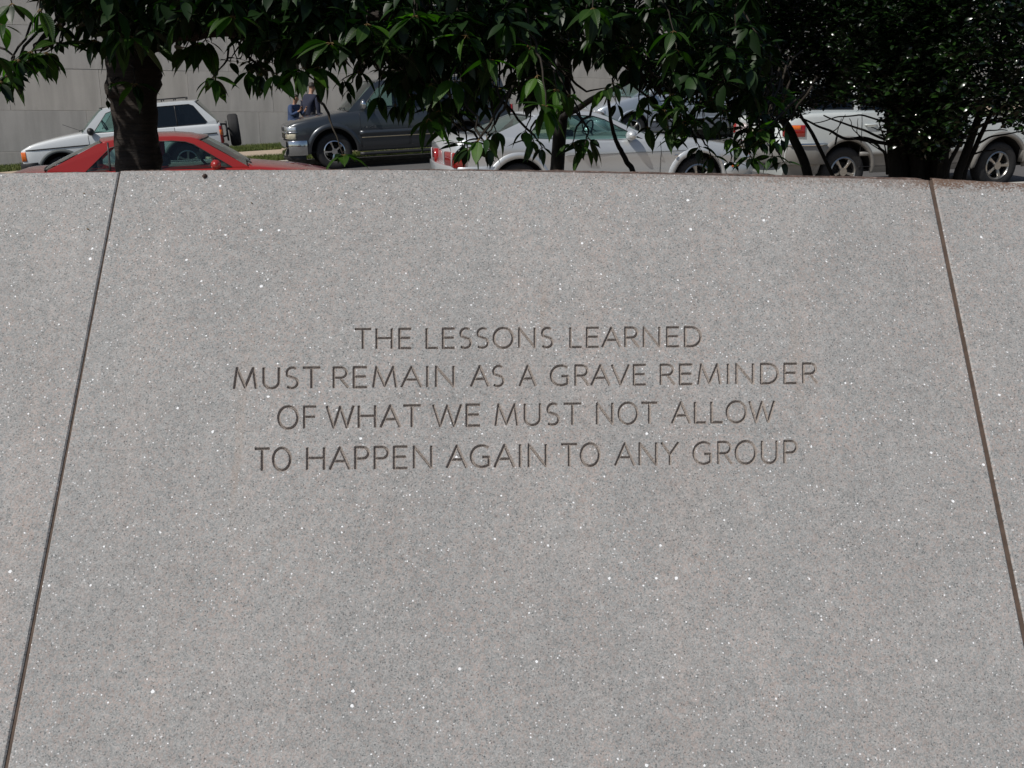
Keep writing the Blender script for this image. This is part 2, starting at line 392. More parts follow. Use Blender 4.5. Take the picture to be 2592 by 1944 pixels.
# each carved letter is its own cut surface
jj, ii = np.nonzero(cid >= 0)
for li, (c, pl) in enumerate(letters):
    sel = cid[jj, ii] == li
    J, I = jj[sel], ii[sel]
    quad = np.stack([J * na + I, J * na + I + 1, (J + 1) * na + I + 1, (J + 1) * na + I], 1)
    u, inv = np.unique(quad, return_inverse=True); inv = inv.reshape(quad.shape)
    V = np.stack([GA[u % na], GB[u // na], DZ.ravel()[u]], 1)
    o = np_mesh('letter', V, inv, M_CUT, slab_c)
    o['label'] = 'carved letter ' + c
# sealant strips set back in the two joints
for jt, lo in ((JL, jl_low), (JR, jr_low), ([(aL - G, bL)], (aL - .35 - G, BMIN)), ([(aR + G, bR)], (aR + .35 + G, BMIN)), ([(aL - 1.5 - G, bL)], (aL - 1.9 - G, BMIN)), ([(aR + 1.5 + G, bR)], (aR + 1.9 + G, BMIN))):
    a, b = jt[0], lo
    V = [(a[0] - G, a[1] - .004, -.0035), (a[0] + G, a[1] - .004, -.0035), (b[0] + G, b[1], -.0035), (b[0] - G, b[1], -.0035),
         (a[0] - G, a[1] - .004, -.08), (a[0] + G, a[1] - .004, -.08), (b[0] + G, b[1], -.08), (b[0] - G, b[1], -.08)]
    mesh('joint_sealant', V, [(0, 3, 2, 1), (4, 5, 6, 7), (0, 1, 5, 4), (1, 2, 6, 5), (2, 3, 7, 6), (3, 0, 4, 7)], M_JOINT, wall)
# rough split-faced coping behind the smooth face: top shows a little more to the right
# weathered top faces of the slabs, level, running back from the front edge
def top_face(key, wfun, parent, nm='slab_top'):
    T = TOPPX[key]; xa, xb = T[0][0], T[-1][0]; n = 70; V = []; Fc = []
    for k in range(n + 1):
        x = xa + (xb - xa) * k / n; y = float(np.interp(x, [a for a, _ in T], [b for _, b in T]))
        a, b = on_plane(x, y); w_ = wfun(x)
        for q in range(4):
            g = q / 3 * w_; jt = random.uniform(-.0012, .0012) if q else 0
            V.append((a, b + g * V3.y + jt - .0004, g * N3.y - .0025))
        V.append((a, b + w_ * V3.y - .25, w_ * N3.y - .02))
        if k: 
            o = 5 * k; Fc += [(o - 5 + q, o + q, o + q + 1, o - 5 + q + 1) for q in range(4)]
    return mesh(nm, V, Fc, M_GRTOP, parent, recalc=True)
top_face('l', lambda x: .012, slab_l)
top_face('c', lambda x: 0.016 + .046 * min(1, max(0, (x - 950) / 500)), slab_c)
top_face('r', lambda x: .010, slab_r)

# ------------------------------------------------------------ street frame: s along the kerb, w across
YAW = math.radians(16.2)
T3 = Vector((math.cos(YAW), math.sin(YAW), 0)); M3 = Vector((-math.sin(YAW), math.cos(YAW), 0)); O3 = Vector((0, 13.95, 0))
NEARP = [(-60, -2.9), (-12, -.75), (-7, -.44), (-5, -.35), (-3, -.25), (-1, -.09), (0, -.03), (5.2, .11), (8, .2), (20, .6), (60, 1.6)]
FARP = [(-60, -3.4), (-14, -1.15), (-8, -.66), (-3.8, -.25), (-2.3, -.215), (2.9, .08), (5, .30), (10, .6), (20, 1.05), (60, 2.4)]
WALKP = [(-60, -3.2), (-14, -1.0), (-9.7, -.68), (-3.4, -.155), (-1.9, -.07), (0, -.02), (2, .1), (4, .36), (7, .58), (12, .85), (24, 1.4), (60, 2.6)]
def gz(s, w):
    n = sinterp(NEARP, s, .6); f = sinterp(FARP, s, .6); k = sinterp(WALKP, s, .8)
    if w < 0: return n
    if w <= 11.65: return n + (f - n) * min(1, w / 9.8)
    return k + (w - 12) * .022
def G3(s, w, dz=0): p = O3 + T3 * s + M3 * w; return Vector((p.x, p.y, gz(s, w) + dz))
def strip(name, w0, w1, dz, mat, nw=2, s0=-60, s1=60, ns=160, curve=None, thick=0):
    V = []; F = []
    for i in range(ns + 1):
        s = s0 + (s1 - s0) * i / ns
        for k in range(nw + 1):
            w = w0 + (w1 - w0) * k / nw; V.append(G3(s, w, dz))
    q = nw + 1
    for i in range(ns):
        for k in range(nw): F.append((i*q+k, (i+1)*q+k, (i+1)*q+k+1, i*q+k+1))
    return tag(mesh(name, V, F, mat, None, True), kind='structure')
def asphalt():
    m, t, b = newmat('asphalt'); tc = N(t, 'ShaderNodeTexCoord')
    n1 = N(t, 'ShaderNodeTexNoise', Scale=90.0, Detail=6.0); n2 = N(t, 'ShaderNodeTexNoise', Scale=.7, Detail=5.0)
    for n in (n1, n2): t.links.new(tc.outputs['Object'], n.inputs['Vector'])
    c = mixc(t, n1.outputs['Fac'], (.075, .073, .072), (.135, .13, .127))
    c = mixc(t, 1.0, c, ramp(t, n2.outputs['Fac'], [(.3, .75), (.7, 1.15)]), 'MULTIPLY')
    t.links.new(c, b.inputs['Base Color']); b.inputs['Roughness'].default_value = .85
    bp = N(t, 'ShaderNodeBump', Strength=.5, Distance=.01); t.links.new(n1.outputs['Fac'], bp.inputs['Height']); t.links.new(bp.outputs[0], b.inputs['Normal'])
    return m
M_ASPH = asphalt()
M_WALK = simple('sidewalk_concrete', (.42, .34, .26), .85, noise=.12, nscale=14, bump=.2)
M_KERB = simple('kerb_stone', (.46, .44, .40), .8, noise=.15, nscale=10)
M_SOILG = simple('turf_soil', (.05, .07, .02), .95, noise=.4, nscale=9, bump=.5)
M_WHITE = simple('road_paint', (.62, .61, .57), .7, noise=.1, nscale=18)
street = strip('street', -.35, 11.65, 0, M_ASPH, 8)
sidewalk = strip('sidewalk', 13.3, 15.1, .012, M_WALK)
verge1 = strip('verge', 11.95, 13.3, 0, M_SOILG)
verge2 = strip('verge', 15.1, 17.6, 0, M_SOILG)
strip('near_sidewalk', -3.2, -.5, .12, M_WALK)
def kerb(wa, wb, sgn):                            # kerb stones one by one
    proto = {}
    root = empty('kerb', G3(0, wa)); 
    s = -22.0; idx = 0
    while s < 26:
        L = 1.8
        V = []
        for ss in (s + .006, s + L - .006):
            zt = gz(ss, wb if sgn > 0 else wa - .5) + (.012 if sgn > 0 else .135)
            for (ww, zz) in ((wa, -.2), (wb, -.2), (wb, 0), (wa, 0)):
                p = O3 + T3 * ss + M3 * ww; V.append(Vector((p.x, p.y, zt + zz)) - root.location)
        mesh('kerb_stone', V, [(0, 1, 2, 3), (4, 7, 6, 5), (0, 4, 5, 1), (1, 5, 6, 2), (2, 6, 7, 3), (3, 7, 4, 0)], M_KERB, root, recalc=True)
        s += L; idx += 1
    return root
tag(kerb(11.65, 11.95, 1), 'pale stone kerb along the far side of the street', 'kerb')
tag(kerb(-.5, -.35, -1), 'stone kerb along the near side of the street', 'kerb')
# planted bed between the memorial wall and the street
V = []; F = []
xsb = np.linspace(-30, 34, 60)
for i, x in enumerate(xsb):
    yw = ORG.y + .12
    s_of = x / math.cos(YAW)
    # ground line runs from behind the wall down to the kerb walk
    e = O3 + T3 * (x / T3.x) + M3 * -3.2; ey = e.y + (x - e.x) * math.tan(YAW); ez = gz((x - 0) / T3.x, -1) + .12
    for k in range(9):
        f = k / 8; y = yw + (ey - yw) * f; z = .95 + (ez - .95) * (f ** .8) + (0 if k in (0, 8) else random.uniform(-.03, .03))
        V.append((x, y, z))
for i in range(len(xsb) - 1):
    for k in range(8): F.append((i*9+k, (i+1)*9+k, (i+1)*9+k+1, i*9+k+1))
tag(mesh('planting_bed', V, F, M_DIRT, None, True), kind='structure')
tag(mesh('plaza', [(-40, -30, 0), (40, -30, 0), (40, 3, 0), (-40, 3, 0)], [(0, 1, 2, 3)], M_PLAZA), kind='structure')
tag(mesh('ground', [(-800, -800, -4.2), (800, -800, -4.2), (800, 800, -4.2), (-800, 800, -4.2)], [(0, 1, 2, 3)], M_SOILG), kind='structure')

# ------------------------------------------------------------ grass on the two verges
def grass_mat():
    m, t, b = newmat('grass_blades'); tc = N(t, 'ShaderNodeTexCoord'); n = N(t, 'ShaderNodeTexNoise', Scale=2.2, Detail=4.0)
    t.links.new(tc.outputs['Object'], n.inputs['Vector'])
    t.links.new(ramp(t, n.outputs['Fac'], [(.3, (.07, .115, .02)), (.55, (.12, .15, .03)), (.8, (.22, .19, .07))]), b.inputs['Base Color'])
    b.inputs['Roughness'].default_value = .7; return m
M_GRASS = grass_mat()
def grass(name, w0, w1, s0, s1, cnt, label):
    ss = RNG.uniform(s0, s1, cnt); ww = RNG.uniform(w0, w1, cnt)
    stab = np.linspace(-60, 60, 600); kt = np.array([sinterp(WALKP, q, .8) for q in stab])
    z = np.interp(ss, stab, kt) + (ww - 12) * .022
    T = np.array(T3); Mv = np.array(M3); O = np.array(O3)
    base = O + ss[:, None] * T + ww[:, None] * Mv; base[:, 2] = z
    ang = RNG.uniform(0, 2 * PI, cnt); wd = RNG.uniform(.005, .011, cnt); h = RNG.uniform(.04, .10, cnt)
    d = np.stack([np.cos(ang), np.sin(ang), 0 * ang], 1); ln = RNG.normal(0, .03, (cnt, 2))
    tip = base + np.stack([ln[:, 0], ln[:, 1], h], 1)
    V = np.stack([base - d * wd[:, None], base + d * wd[:, None], tip], 1).reshape(-1, 3)
    F = np.arange(cnt * 3).reshape(-1, 3)
    return tag(np_mesh(name, V, F, M_GRASS), label, 'grass', kind='stuff')
grass('grass', 11.97, 13.28, -13, 10, 60000, 'green grass strip between the kerb and the sidewalk')
grass('grass', 15.12, 16.95, -14, 10, 70000, 'green grass strip at the foot of the stone building')

# ------------------------------------------------------------ stone building beyond the street
def limestone():
    m, t, b = newmat('limestone'); tc = N(t, 'ShaderNodeTexCoord'); P = tc.outputs['Generated']
    ob = tc.outputs['Object']
    n1 = N(t, 'ShaderNodeTexNoise', Scale=1.3, Detail=7.0, Roughness=.65); n2 = N(t, 'ShaderNodeTexNoise', Scale=60.0, Detail=4.0)
    mp = N(t, 'ShaderNodeMapping'); mp.inputs['Scale'].default_value = (5, 5, .5)
    t.links.new(ob, mp.inputs[0]); n3 = N(t, 'ShaderNodeTexNoise', Scale=1.0, Detail=6.0); t.links.new(mp.outputs[0], n3.inputs['Vector'])
    for n in (n1, n2): t.links.new(ob, n.inputs['Vector'])
    oi = N(t, 'ShaderNodeObjectInfo')
    c = mixc(t, n1.outputs['Fac'], (.45, .43, .405), (.56, .54, .515))
    c = mixc(t, 1.0, c, ramp(t, oi.outputs['Random'], [(0, (.95, .95, .96)), (1, (1.04, 1.02, 1.0))]), 'MULTIPLY')
    c = mixc(t, 1.0, c, ramp(t, n3.outputs['Fac'], [(.32, .86), (.6, 1.03)]), 'MULTIPLY')
    c = mixc(t, 1.0, c, ramp(t, n2.outputs['Fac'], [(.3, .93), (.7, 1.05)]), 'MULTIPLY')
    v = N(t, 'ShaderNodeTexVoronoi', Scale=2.3); t.links.new(ob, v.inputs['Vector'])
    c = mixc(t, ramp(t, v.outputs['Distance'], [(.012, .5), (.03, 0)]), c, (.16, .13, .11))
    t.links.new(c, b.inputs['Base Color']); b.inputs['Roughness'].default_value = .85
    bp = N(t, 'ShaderNodeBump', Strength=.35, Distance=.02); t.links.new(n1.outputs['Fac'], bp.inputs['Height']); t.links.new(bp.outputs[0], b.inputs['Normal'])
    return m
M_LIME = limestone(); M_LJ = simple('stone_joint', (.40, .38, .36), .9, noise=.1)
BM = Matrix(((T3.x, M3.x, 0, 0), (T3.y, M3.y, 0, 0), (0, 0, 1, 0), (0, 0, 0, 1)))
bp0 = O3 + M3 * 17.0
BM.translation = Vector((bp0.x, bp0.y, 0))
bld = empty('stone_building', mw=BM)
tag(bld, 'long plain grey stone building behind the parked cars', 'building')
CH = 1.09; BW = 2.30; Z0 = -2.35
# local: x=s, y into the building, z up
bb = MB().box((-46, .035, -5), (52, 14, Z0 + CH * 14 - .02)); bb.build('backing_wall', M_LJ, bld)
blockm = {}
def block(x0, z0, wd, ht, parent=bld):
    key = (round(wd, 3), round(ht, 3))
    if key not in blockm:
        g = .003; c = .004
        b = MB(); pts = [(g, g), (wd - g, g), (wd - g, ht - g), (g, ht - g)]
        pin = [(g + c, g + c), (wd - g - c, g + c), (wd - g - c, ht - g - c), (g + c, ht - g - c)]
        v = [(x, .0, z) for x, z in pin] + [(x, c, z) for x, z in pts] + [(x, .04, z) for x, z in pts]
        f = [(0, 1, 2, 3)] + [(i, 4 + i, 4 + (i+1) % 4, (i+1) % 4) for i in range(4)] + [(4 + i, 8 + i, 8 + (i+1) % 4, 4 + (i+1) % 4) for i in range(4)]
        b.add(v, f); me = bpy.data.meshes.new('stone_block'); me.from_pydata(b.v, [], b.f); me.materials.append(M_LIME)
        bm = bmesh.new(); bm.from_mesh(me); bmesh.ops.recalc_face_normals(bm, faces=bm.faces); bm.to_mesh(me); bm.free()
        blockm[key] = me
    o = bpy.data.objects.new('stone_block', blockm[key]); COL.objects.link(o); o.parent = parent
    o.location = (x0, random.uniform(-.003, .003), z0); return o
far = MB(); nvis = 0
for r in range(14):
    z0 = Z0 + r * CH; offx = (.0, 1.18, .42)[r % 3]
    x = -46 - offx
    while x < 52:
        if -18 < x < 22 and r < 8: block(x, z0, BW, CH); nvis += 1
        else: far.box((max(-46, x) + .005, 0, z0 + .005), (min(52, x + BW) - .005, .034, z0 + CH - .005))
        x += BW
o = far.build('upper_stone_blocks', M_LIME, bld); o['kind'] = 'stuff'
MB().box((-46.3, -.35, Z0 + CH * 14), (52.3, 14.3, Z0 + CH * 14 + .5)).build('cornice', M_LIME, bld)

# ------------------------------------------------------------ vehicles
def paint(name, col, metal=.0, rough=.35, flake=0, coat=1.0):
    m, t, b = newmat(name)
    tc = N(t, 'ShaderNodeTexCoord'); n = N(t, 'ShaderNodeTexNoise', Scale=1.6, Detail=4.0); t.links.new(tc.outputs['Object'], n.inputs['Vector'])
    sx = t.nodes.new('ShaderNodeSeparateXYZ'); t.links.new(tc.outputs['Object'], sx.inputs[0])
    dust = math_(t, 'MULTIPLY', ramp(t, sx.outputs[2], [(.25, .35), (.62, .04)]), n.outputs['Fac'])
    c = mixc(t, n.outputs['Fac'], tuple(q * .97 for q in col), tuple(min(1, q * 1.03) for q in col))
    c = mixc(t, dust, c, (.17, .15, .13)); t.links.new(c, b.inputs['Base Color'])
    b.inputs['Metallic'].default_value = metal; b.inputs['Roughness'].default_value = rough
    b.inputs['Coat Weight'].default_value = coat; b.inputs['Coat Roughness'].default_value = .05
    return m
def glassmat(name, tint, rough=.02, refl=1.0):
    m = bpy.data.materials.new(name); m.use_nodes = True; t = m.node_tree; t.nodes.clear()
    tr = N(t, 'ShaderNodeBsdfTransparent'); tr.inputs[0].default_value = tint + (1,)
    gl = N(t, 'ShaderNodeBsdfGlossy'); gl.inputs['Roughness'].default_value = rough; gl.inputs[0].default_value = (.95, 1, .98, 1)
    fr = N(t, 'ShaderNodeLayerWeight'); fr.inputs[0].default_value = .5
    fc = math_(t, 'ADD', math_(t, 'MULTIPLY', math_(t, 'POWER', fr.outputs['Facing'], 4.0), .9), .05)
    ms = t.nodes.new('ShaderNodeMixShader'); t.links.new(math_(t, 'MULTIPLY', fc, refl), ms.inputs[0])
    t.links.new(tr.outputs[0], ms.inputs[1]); t.links.new(gl.outputs[0], ms.inputs[2])
    o = N(t, 'ShaderNodeOutputMaterial'); t.links.new(ms.outputs[0], o.inputs[0]); return m
M_GLASS = glassmat('window_glass', (.55, .72, .68)); M_TINT = glassmat('tinted_glass', (.09, .10, .115), refl=1.2)
M_RUB = simple('tyre_rubber', (.022, .022, .023), .8, noise=.25, nscale=30, bump=.3)
M_BLK = simple('black_trim', (.02, .02, .022), .5, noise=.2, nscale=30)
M_DARK = simple('underbody', (.012, .012, .012), .9, noise=.2)
M_CHR = simple('chrome', (.72, .73, .74), .09, metal=1, noise=.05)
M_ALU = simple('alloy', (.46, .45, .43), .28, metal=.9, noise=.1)
M_SEAT = simple('seat_cloth', (.06, .065, .075), .9, noise=.2, nscale=40)
M_SEATL = simple('seat_light', (.19, .20, .21), .8, noise=.15, nscale=40)
M_RED = simple('red_lens', (.30, .010, .008), .12, coat=1, noise=.2, nscale=60)
M_AMB = simple('amber_lens', (.75, .16, .015), .12, coat=1, noise=.2, nscale=60)
M_CLR = simple('clear_lens', (.62, .66, .68), .08, metal=.6, coat=1, noise=.25, nscale=40)
M_PARK = simple('parking_lens', (.50, .46, .34), .2, coat=1, noise=.25, nscale=50)
M_STK = simple('paper_sticker', (.62, .58, .42), .8, noise=.08)
P_WHITE = paint('white_paint', (.74, .77, .78)); P_WHITE2 = paint('shaded_white_paint', (.62, .66, .65))  # second white is darkened, shade on the SUV put into its colour
P_RED = paint('red_paint', (.36, .016, .010), rough=.3)
P_SLATE = paint('slate_blue_paint', (.040, .048, .058), .35, .30); P_SILV = paint('silver_paint', (.60, .63, .65), .35, .34)
P_SILV2 = paint('pale_silver_paint', (.47, .52, .58), .5, .36); P_CLAD = paint('grey_cladding', (.24, .235, .22), .1, .5, coat=.3)

class Car:
    """xf = distance behind the front bumper; near side of the car at local y = -W/2. d=+1: front towards +x"""
    def __init__(c, name, label, cat, d, L, W, hubs, R, rocker, top, belt, wid, ref, pose, mat, group=None, kshape=None, archR=None):
        c.d, c.L, c.W, c.hubs, c.R, c.rocker, c.topt, c.beltt, c.widt, c.mat = d, L, W, hubs, R, rocker, top, belt, wid, mat
        c.archR = archR or R + .065
        sc, s, w0, z, a = pose
        X = (T3 * math.cos(a) + Vector((0, 0, 1)) * math.sin(a)); Z = (Vector((0, 0, 1)) * math.cos(a) - T3 * math.sin(a))
        xm = c.X(L / 2, raw=True) - ref                  # centre of car along +t from the solve reference
        loc = O3 + T3 * s + M3 * (w0 + W / 2 * sc) + Vector((0, 0, z)) + X * (xm * sc)
        mw = Matrix(((X.x * sc, M3.x * sc, Z.x * sc, loc.x), (X.y * sc, M3.y * sc, Z.y * sc, loc.y), (X.z * sc, M3.z * sc, Z.z * sc, loc.z), (0, 0, 0, 1)))
        c.root = tag(empty(name, mw=mw), label, cat, group)
        c.K = kshape or [(0, .93), (.12, .975), (.35, 1.0), (.62, 1.0), (.85, .985), (1, .955)]
    def X(c, xf, raw=False):
        if raw: return -xf * c.d
        return (c.L / 2 - xf) * c.d
    def hw(c, xf): return sinterp(c.widt, xf, .08) * c.W / 2
    def side(c, xf, z):                               # half width of the skin at height z
        b = sinterp(c.beltt, xf); k = (z - c.rocker) / max(.05, b - c.rocker)
        return c.hw(xf) * interp(c.K, min(1, max(0, k)))
    def P(c, xf, y, z): return Vector((c.X(xf), y, z))
    def arch(c, xf):
        z = c.rocker
        for h in c.hubs:
            dd = abs(xf - h)
            if dd < c.archR: z = max(z, c.R + math.sqrt(c.archR ** 2 - dd * dd))
        return z
    def body(c, doors=(), two_tone=None, name='body'):
        st = set(np.round(np.linspace(0, c.L, 74), 4))
        for h in c.hubs:
            for k in range(19): st.add(round(h - c.archR * math.cos(PI * k / 18), 4))
            st.add(round(h - c.archR - .004, 4)); st.add(round(h + c.archR + .004, 4))
        for dr in doors:
            for q in dr: st.add(q)
        st = sorted(q for q in st if 0 <= q <= c.L)
        kz = [0, .06, .14, .24, .34, .45, .56, .67, .77, .86, .93, 1.0]
        tops = [(.93, .35), (.86, .62), (.7, .82), (.45, .95), (.2, 1.0)]
        nr = len(kz) + len(tops); V = []
        for x in st:
            b = sinterp(c.beltt, x); t = sinterp(c.topt, x); a = c.arch(x); half = []
            for k in kz:
                z = c.rocker + k * (b - c.rocker); zc = max(z, a); half.append((c.side(x, zc if zc <= b else b), min(zc, b)))
            h1 = c.side(x, b)
            for fy, fz in tops: half.append((h1 * fy / .955 if fy > .9 else c.hw(x) * fy, b + (t - b) * fz))
            ring = [c.P(x, -y, z) for y, z in half] + [c.P(x, y, z) for y, z in reversed(half)]
            V += ring
        m = 2 * nr; F = []; DF = {i: [] for i in range(len(doors) * 2)}
        for i in range(len(st) - 1):
            xm = (st[i] + st[i + 1]) / 2
            for k in range(m - 1):
                q = (i * m + k, (i + 1) * m + k, (i + 1) * m + k + 1, i * m + k + 1)
                a, b_, c_, d_ = (V[t] for t in q)
                if (a - d_).length < 1e-5 and (b_ - c_).length < 1e-5: continue
                placed = False
                row = k if k < nr else m - 2 - k
                for di, (x0, x1) in enumerate(doors):
                    if x0 <= xm <= x1 and 1 <= row < len(kz) - 1:
                        DF[di * 2 + (0 if k < nr else 1)].append(q); placed = True; break
                if not placed: F.append(q)
        F.append(tuple(range(m - 1, -1, -1))); F.append(tuple((len(st) - 1) * m + k for k in range(m)))
        o = mesh(name, V, F, c.mat, c.root, True, True); c.bodyo = o
        if two_tone:
            o.data.materials.append(two_tone[0])
            for p in o.data.polygons:
                if p.center.z < two_tone[1]: p.material_index = 1
        c.doors = []
        for di in DF:
            if not DF[di]: continue
            used = sorted({i for q in DF[di] for i in q}); mp = {u: n for n, u in enumerate(used)}
            do = mesh('door', [V[u] for u in used], [tuple(mp[i] for i in q) for q in DF[di]], c.mat, c.root, True, True); c.doors.append((do, di))
            if two_tone:
                do.data.materials.append(two_tone[0])
                for p in do.data.polygons:
                    if p.center.z < two_tone[1]: p.material_index = 1
        # under floor
        fl = MB().box(tuple(min(a, b) for a, b in zip(c.P(.25, -c.W * .44, c.rocker + .02), c.P(c.L - .25, c.W * .44, c.rocker + .05))),
                      tuple(max(a, b) for a, b in zip(c.P(.25, -c.W * .44, c.rocker + .02), c.P(c.L - .25, c.W * .44, c.rocker + .05))))
        fl.build('floor_pan', M_DARK, c.root)
        # wheel wells
        for h in c.hubs:
            for sg in (-1, 1):
                mb = MB(); vs = []; n = 14
                for k in range(n + 1):
                    an = PI * k / n; r = c.archR
                    xx = h - r * math.cos(an); zz = c.R + r * math.sin(an)
                    vs += [c.P(xx, sg * (c.side(xx, max(zz, c.rocker)) - .003), max(zz, c.rocker)), c.P(xx, sg * (c.W / 2 - .30), max(zz, c.rocker))]
                fs = [(2*k, 2*k+1, 2*k+3, 2*k+2) for k in range(n)] + [tuple(2 * k + 1 for k in range(n + 1))]
                mb.add(vs, fs); mb.build('wheel_well', M_DARK, c.root)
    def line(c, pts, wd=.007, mat=None, name='panel_gap', both=True, off=.0015):
        """thin strip on the skin through (xf,z) points"""
        mb = MB()
        for sg in ((-1, 1) if both else (-1,)):
            P = []
            for (p, q) in zip(pts[:-1], pts[1:]):
                n = max(1, int(math.hypot(q[0] - p[0], q[1] - p[1]) / .06))
                P += [(p[0] + (q[0] - p[0]) * k / n, p[1] + (q[1] - p[1]) * k / n) for k in range(n)]
            P.append(pts[-1]); mb = MB().tube([c.P(x, sg * (c.side(x, z) + off), z) for x, z in P], wd * .6, 5); mb.build(name, mat or M_BLK, c.root, True)
    def mould(c, x0, x1, z0, z1, mat, name, off=.012, both=True, n=16, zslope=0):
        mb = MB()
        for sg in ((-1, 1) if both else (-1,)):
            vs = []
            for k in range(n + 1):
                x = x0 + (x1 - x0) * k / n; dz = zslope * k / n
                for (zz, oo) in ((z0, -.01), (z0 + .008, off), (z1 - .008, off), (z1, -.01)):
                    vs.append(c.P(x, sg * (c.side(x, zz + dz) + oo), zz + dz))
            fs = [(4*k+q, 4*k+4+q, 4*k+5+q, 4*k+1+q) for k in range(n) for q in range(3)] + [(0, 1, 2, 3), (4*n, 4*n+3, 4*n+2, 4*n+1)]
            mb = MB().add(vs, fs); mb.build(name, mat, c.root, True)
    def flare(c, mat, wd=.055, off=.02, name='wheel_arch'):
        for h in c.hubs:
            mb = MB()
            for sg in (-1, 1):
                vs = []; n = 22; a0 = math.asin(max(-1, min(1, (c.rocker + .02 - c.R) / c.archR)))
                for k in range(n + 1):
                    an = a0 + (PI - 2 * a0) * k / n
                    for rr, oo in ((-.004, -.03), (-.004, off), (wd * .6, off), (wd, -.004)):
                        r = c.archR + rr; xx = h - r * math.cos(an); zz = c.R + r * math.sin(an)
                        vs.append(c.P(xx, sg * (c.side(xx, zz) + oo), zz))
                fs = [(4*k+q, 4*k+4+q, 4*k+5+q, 4*k+1+q) for k in range(n) for q in range(3)]
                mb = MB().add(vs, fs); mb.build(name, mat, c.root, True)
    def outline(c, u, z, end='f'):
        """u>0 along the near side away from the end, u<0 across the end"""
        w0 = c.side(.0 if end == 'f' else c.L, z)
        if u >= 0:
            x = u if end == 'f' else c.L - u; return c.P(x, -c.side(x, z), z)
        yy = -w0 - u
        bow = .05 * (1 - (yy / w0) ** 2)
        x = -bow if end == 'f' else c.L + bow
        return c.P(x, yy, z)
    def wrap(c, name, end, u0, u1, z0, z1, off, mat, n=14, mirror=False, round_=.01, parent=None):
        made = {}
        for sg in ((1, -1) if mirror else (1,)):
            vs = []
            for k in range(n + 1):
                u = u0 + (u1 - u0) * k / n
                zm = (z0 + z1) / 2
                p0 = c.outline(u - .005, zm, end); p1 = c.outline(u + .005, zm, end); tt = (p1 - p0).normalized()
                nn = Vector((tt.y, -tt.x, 0))
                ctr = c.P(c.L / 2, 0, zm)
                if (c.outline(u, zm, end) - ctr).dot(nn) < 0: nn = -nn
                for (zz, oo) in ((z0, -.05), (z0, off - round_), (z0 + round_, off), (z1 - round_, off), (z1, off - round_), (z1, -.05)):
                    q = c.outline(u, zz, end) + nn * oo; vs.append(Vector((q.x, q.y * sg, q.z)))
            fs = [(6*k+q, 6*k+6+q, 6*k+7+q, 6*k+1+q) for k in range(n) for q in range(5)] + [(0, 1, 2, 3, 4, 5), tuple(6*n + q for q in (5, 4, 3, 2, 1, 0))]
            mb = MB().add(vs, fs); last = mb.build(name, mat, (parent[sg] if isinstance(parent, dict) else parent) or c.root, True); made[sg] = last
        return made if mirror else last
    def cabin(c, outer, holes, yb, yr, zb, zt, panes, ws, rw, roofcrown=.035, frame=None, pillar_mat=None):
        """outer: closed (xf,z) outline of the side of the greenhouse; holes: window openings; yb,yr half widths at zb,zt;
        ws / rw: (x0,z0,x1,z1) windscreen and rear glass base -> top"""
        c.ymap = lambda z: yb + (yr - yb) * max(0, min(1.1, (z - zb) / (zt - zb))) ** 1.25
        for sg in (-1, 1):
            loops = [[Vector((x, z, 0)) for x, z in outer]] + [[Vector((x, z, 0)) for x, z in h] for h in holes]
            flat = [p for lp in loops for p in lp]; tri = tessellate_polygon(loops)
            n = len(flat)
            V = [c.P(p.x, sg * c.ymap(p.y), p.y) for p in flat] + [c.P(p.x, sg * (c.ymap(p.y) - .035), p.y) for p in flat]
            F = [tuple(t) for t in tri] + [tuple(n + i for i in reversed(t)) for t in tri]
            b = 0
            for lp in loops:
                for i in range(len(lp)): F.append((b + i, b + (i + 1) % len(lp), n + b + (i + 1) % len(lp), n + b + i))
                b += len(lp)
            mesh('pillar_frame', V, F, pillar_mat or c.mat, c.root, False, True)
            for h, (gm, cut) in zip(holes, panes):
                segs = [h] if cut is None else [[(x if x < cut else cut - .012, z) for x, z in h], [(x if x > cut else cut + .012, z) for x, z in h]]
                for hh in segs:
                    Vp = [c.P(x, sg * (c.ymap(z) - .012), z) for x, z in hh] + [c.P(x, sg * (c.ymap(z) - .016), z) for x, z in hh]
                    k = len(hh)
                    mesh('side_window', Vp[:k], [tuple(range(k))], gm, c.root)
                if cut is not None:
                    zs = [z for x, z in h]; 
                    MB().tube([c.P(cut, sg * (c.ymap(z) - .008), z) for z in np.linspace(min(zs), max(zs), 5)], .014, 6).build('window_divider', M_BLK, c.root, True)
                # rubber seal
                MB().tube([c.P(x, sg * (c.ymap(z) - .002), z) for x, z in h + [h[0]]], .008, 5, False).build('window_seal', M_BLK, c.root, True)
        def glass(nm, x0, z0, x1, z1, gm, bow, trim=True):
            V = []; nx, nz = 12, 8
            for j in range(nz + 1):
                f = j / nz; zz = z0 + (z1 - z0) * f
                for i in range(nx + 1):
                    g = -1 + 2 * i / nx; yy = g * (c.ymap(zz) - .012)
                    xx = x0 + (x1 - x0) * f + bow * (1 - g * g) + (-.02 if bow < 0 else .02) * math.sin(PI * f)
                    V.append(c.P(xx, yy, zz + .012 * (1 - g * g) * (1 if j else .3)))
            F = [(j*(nx+1)+i, j*(nx+1)+i+1, (j+1)*(nx+1)+i+1, (j+1)*(nx+1)+i) for j in range(nz) for i in range(nx)]
            mesh(nm, V, F, gm, c.root, True)
            for j in (0, nz): MB().tube([V[j*(nx+1)+i] for i in range(nx + 1)], .012, 5).build('glass_seal', M_BLK, c.root, True)
        glass('windscreen', *ws, M_GLASS, -.10); glass('rear_window', *rw, panes[-1][0], .06)
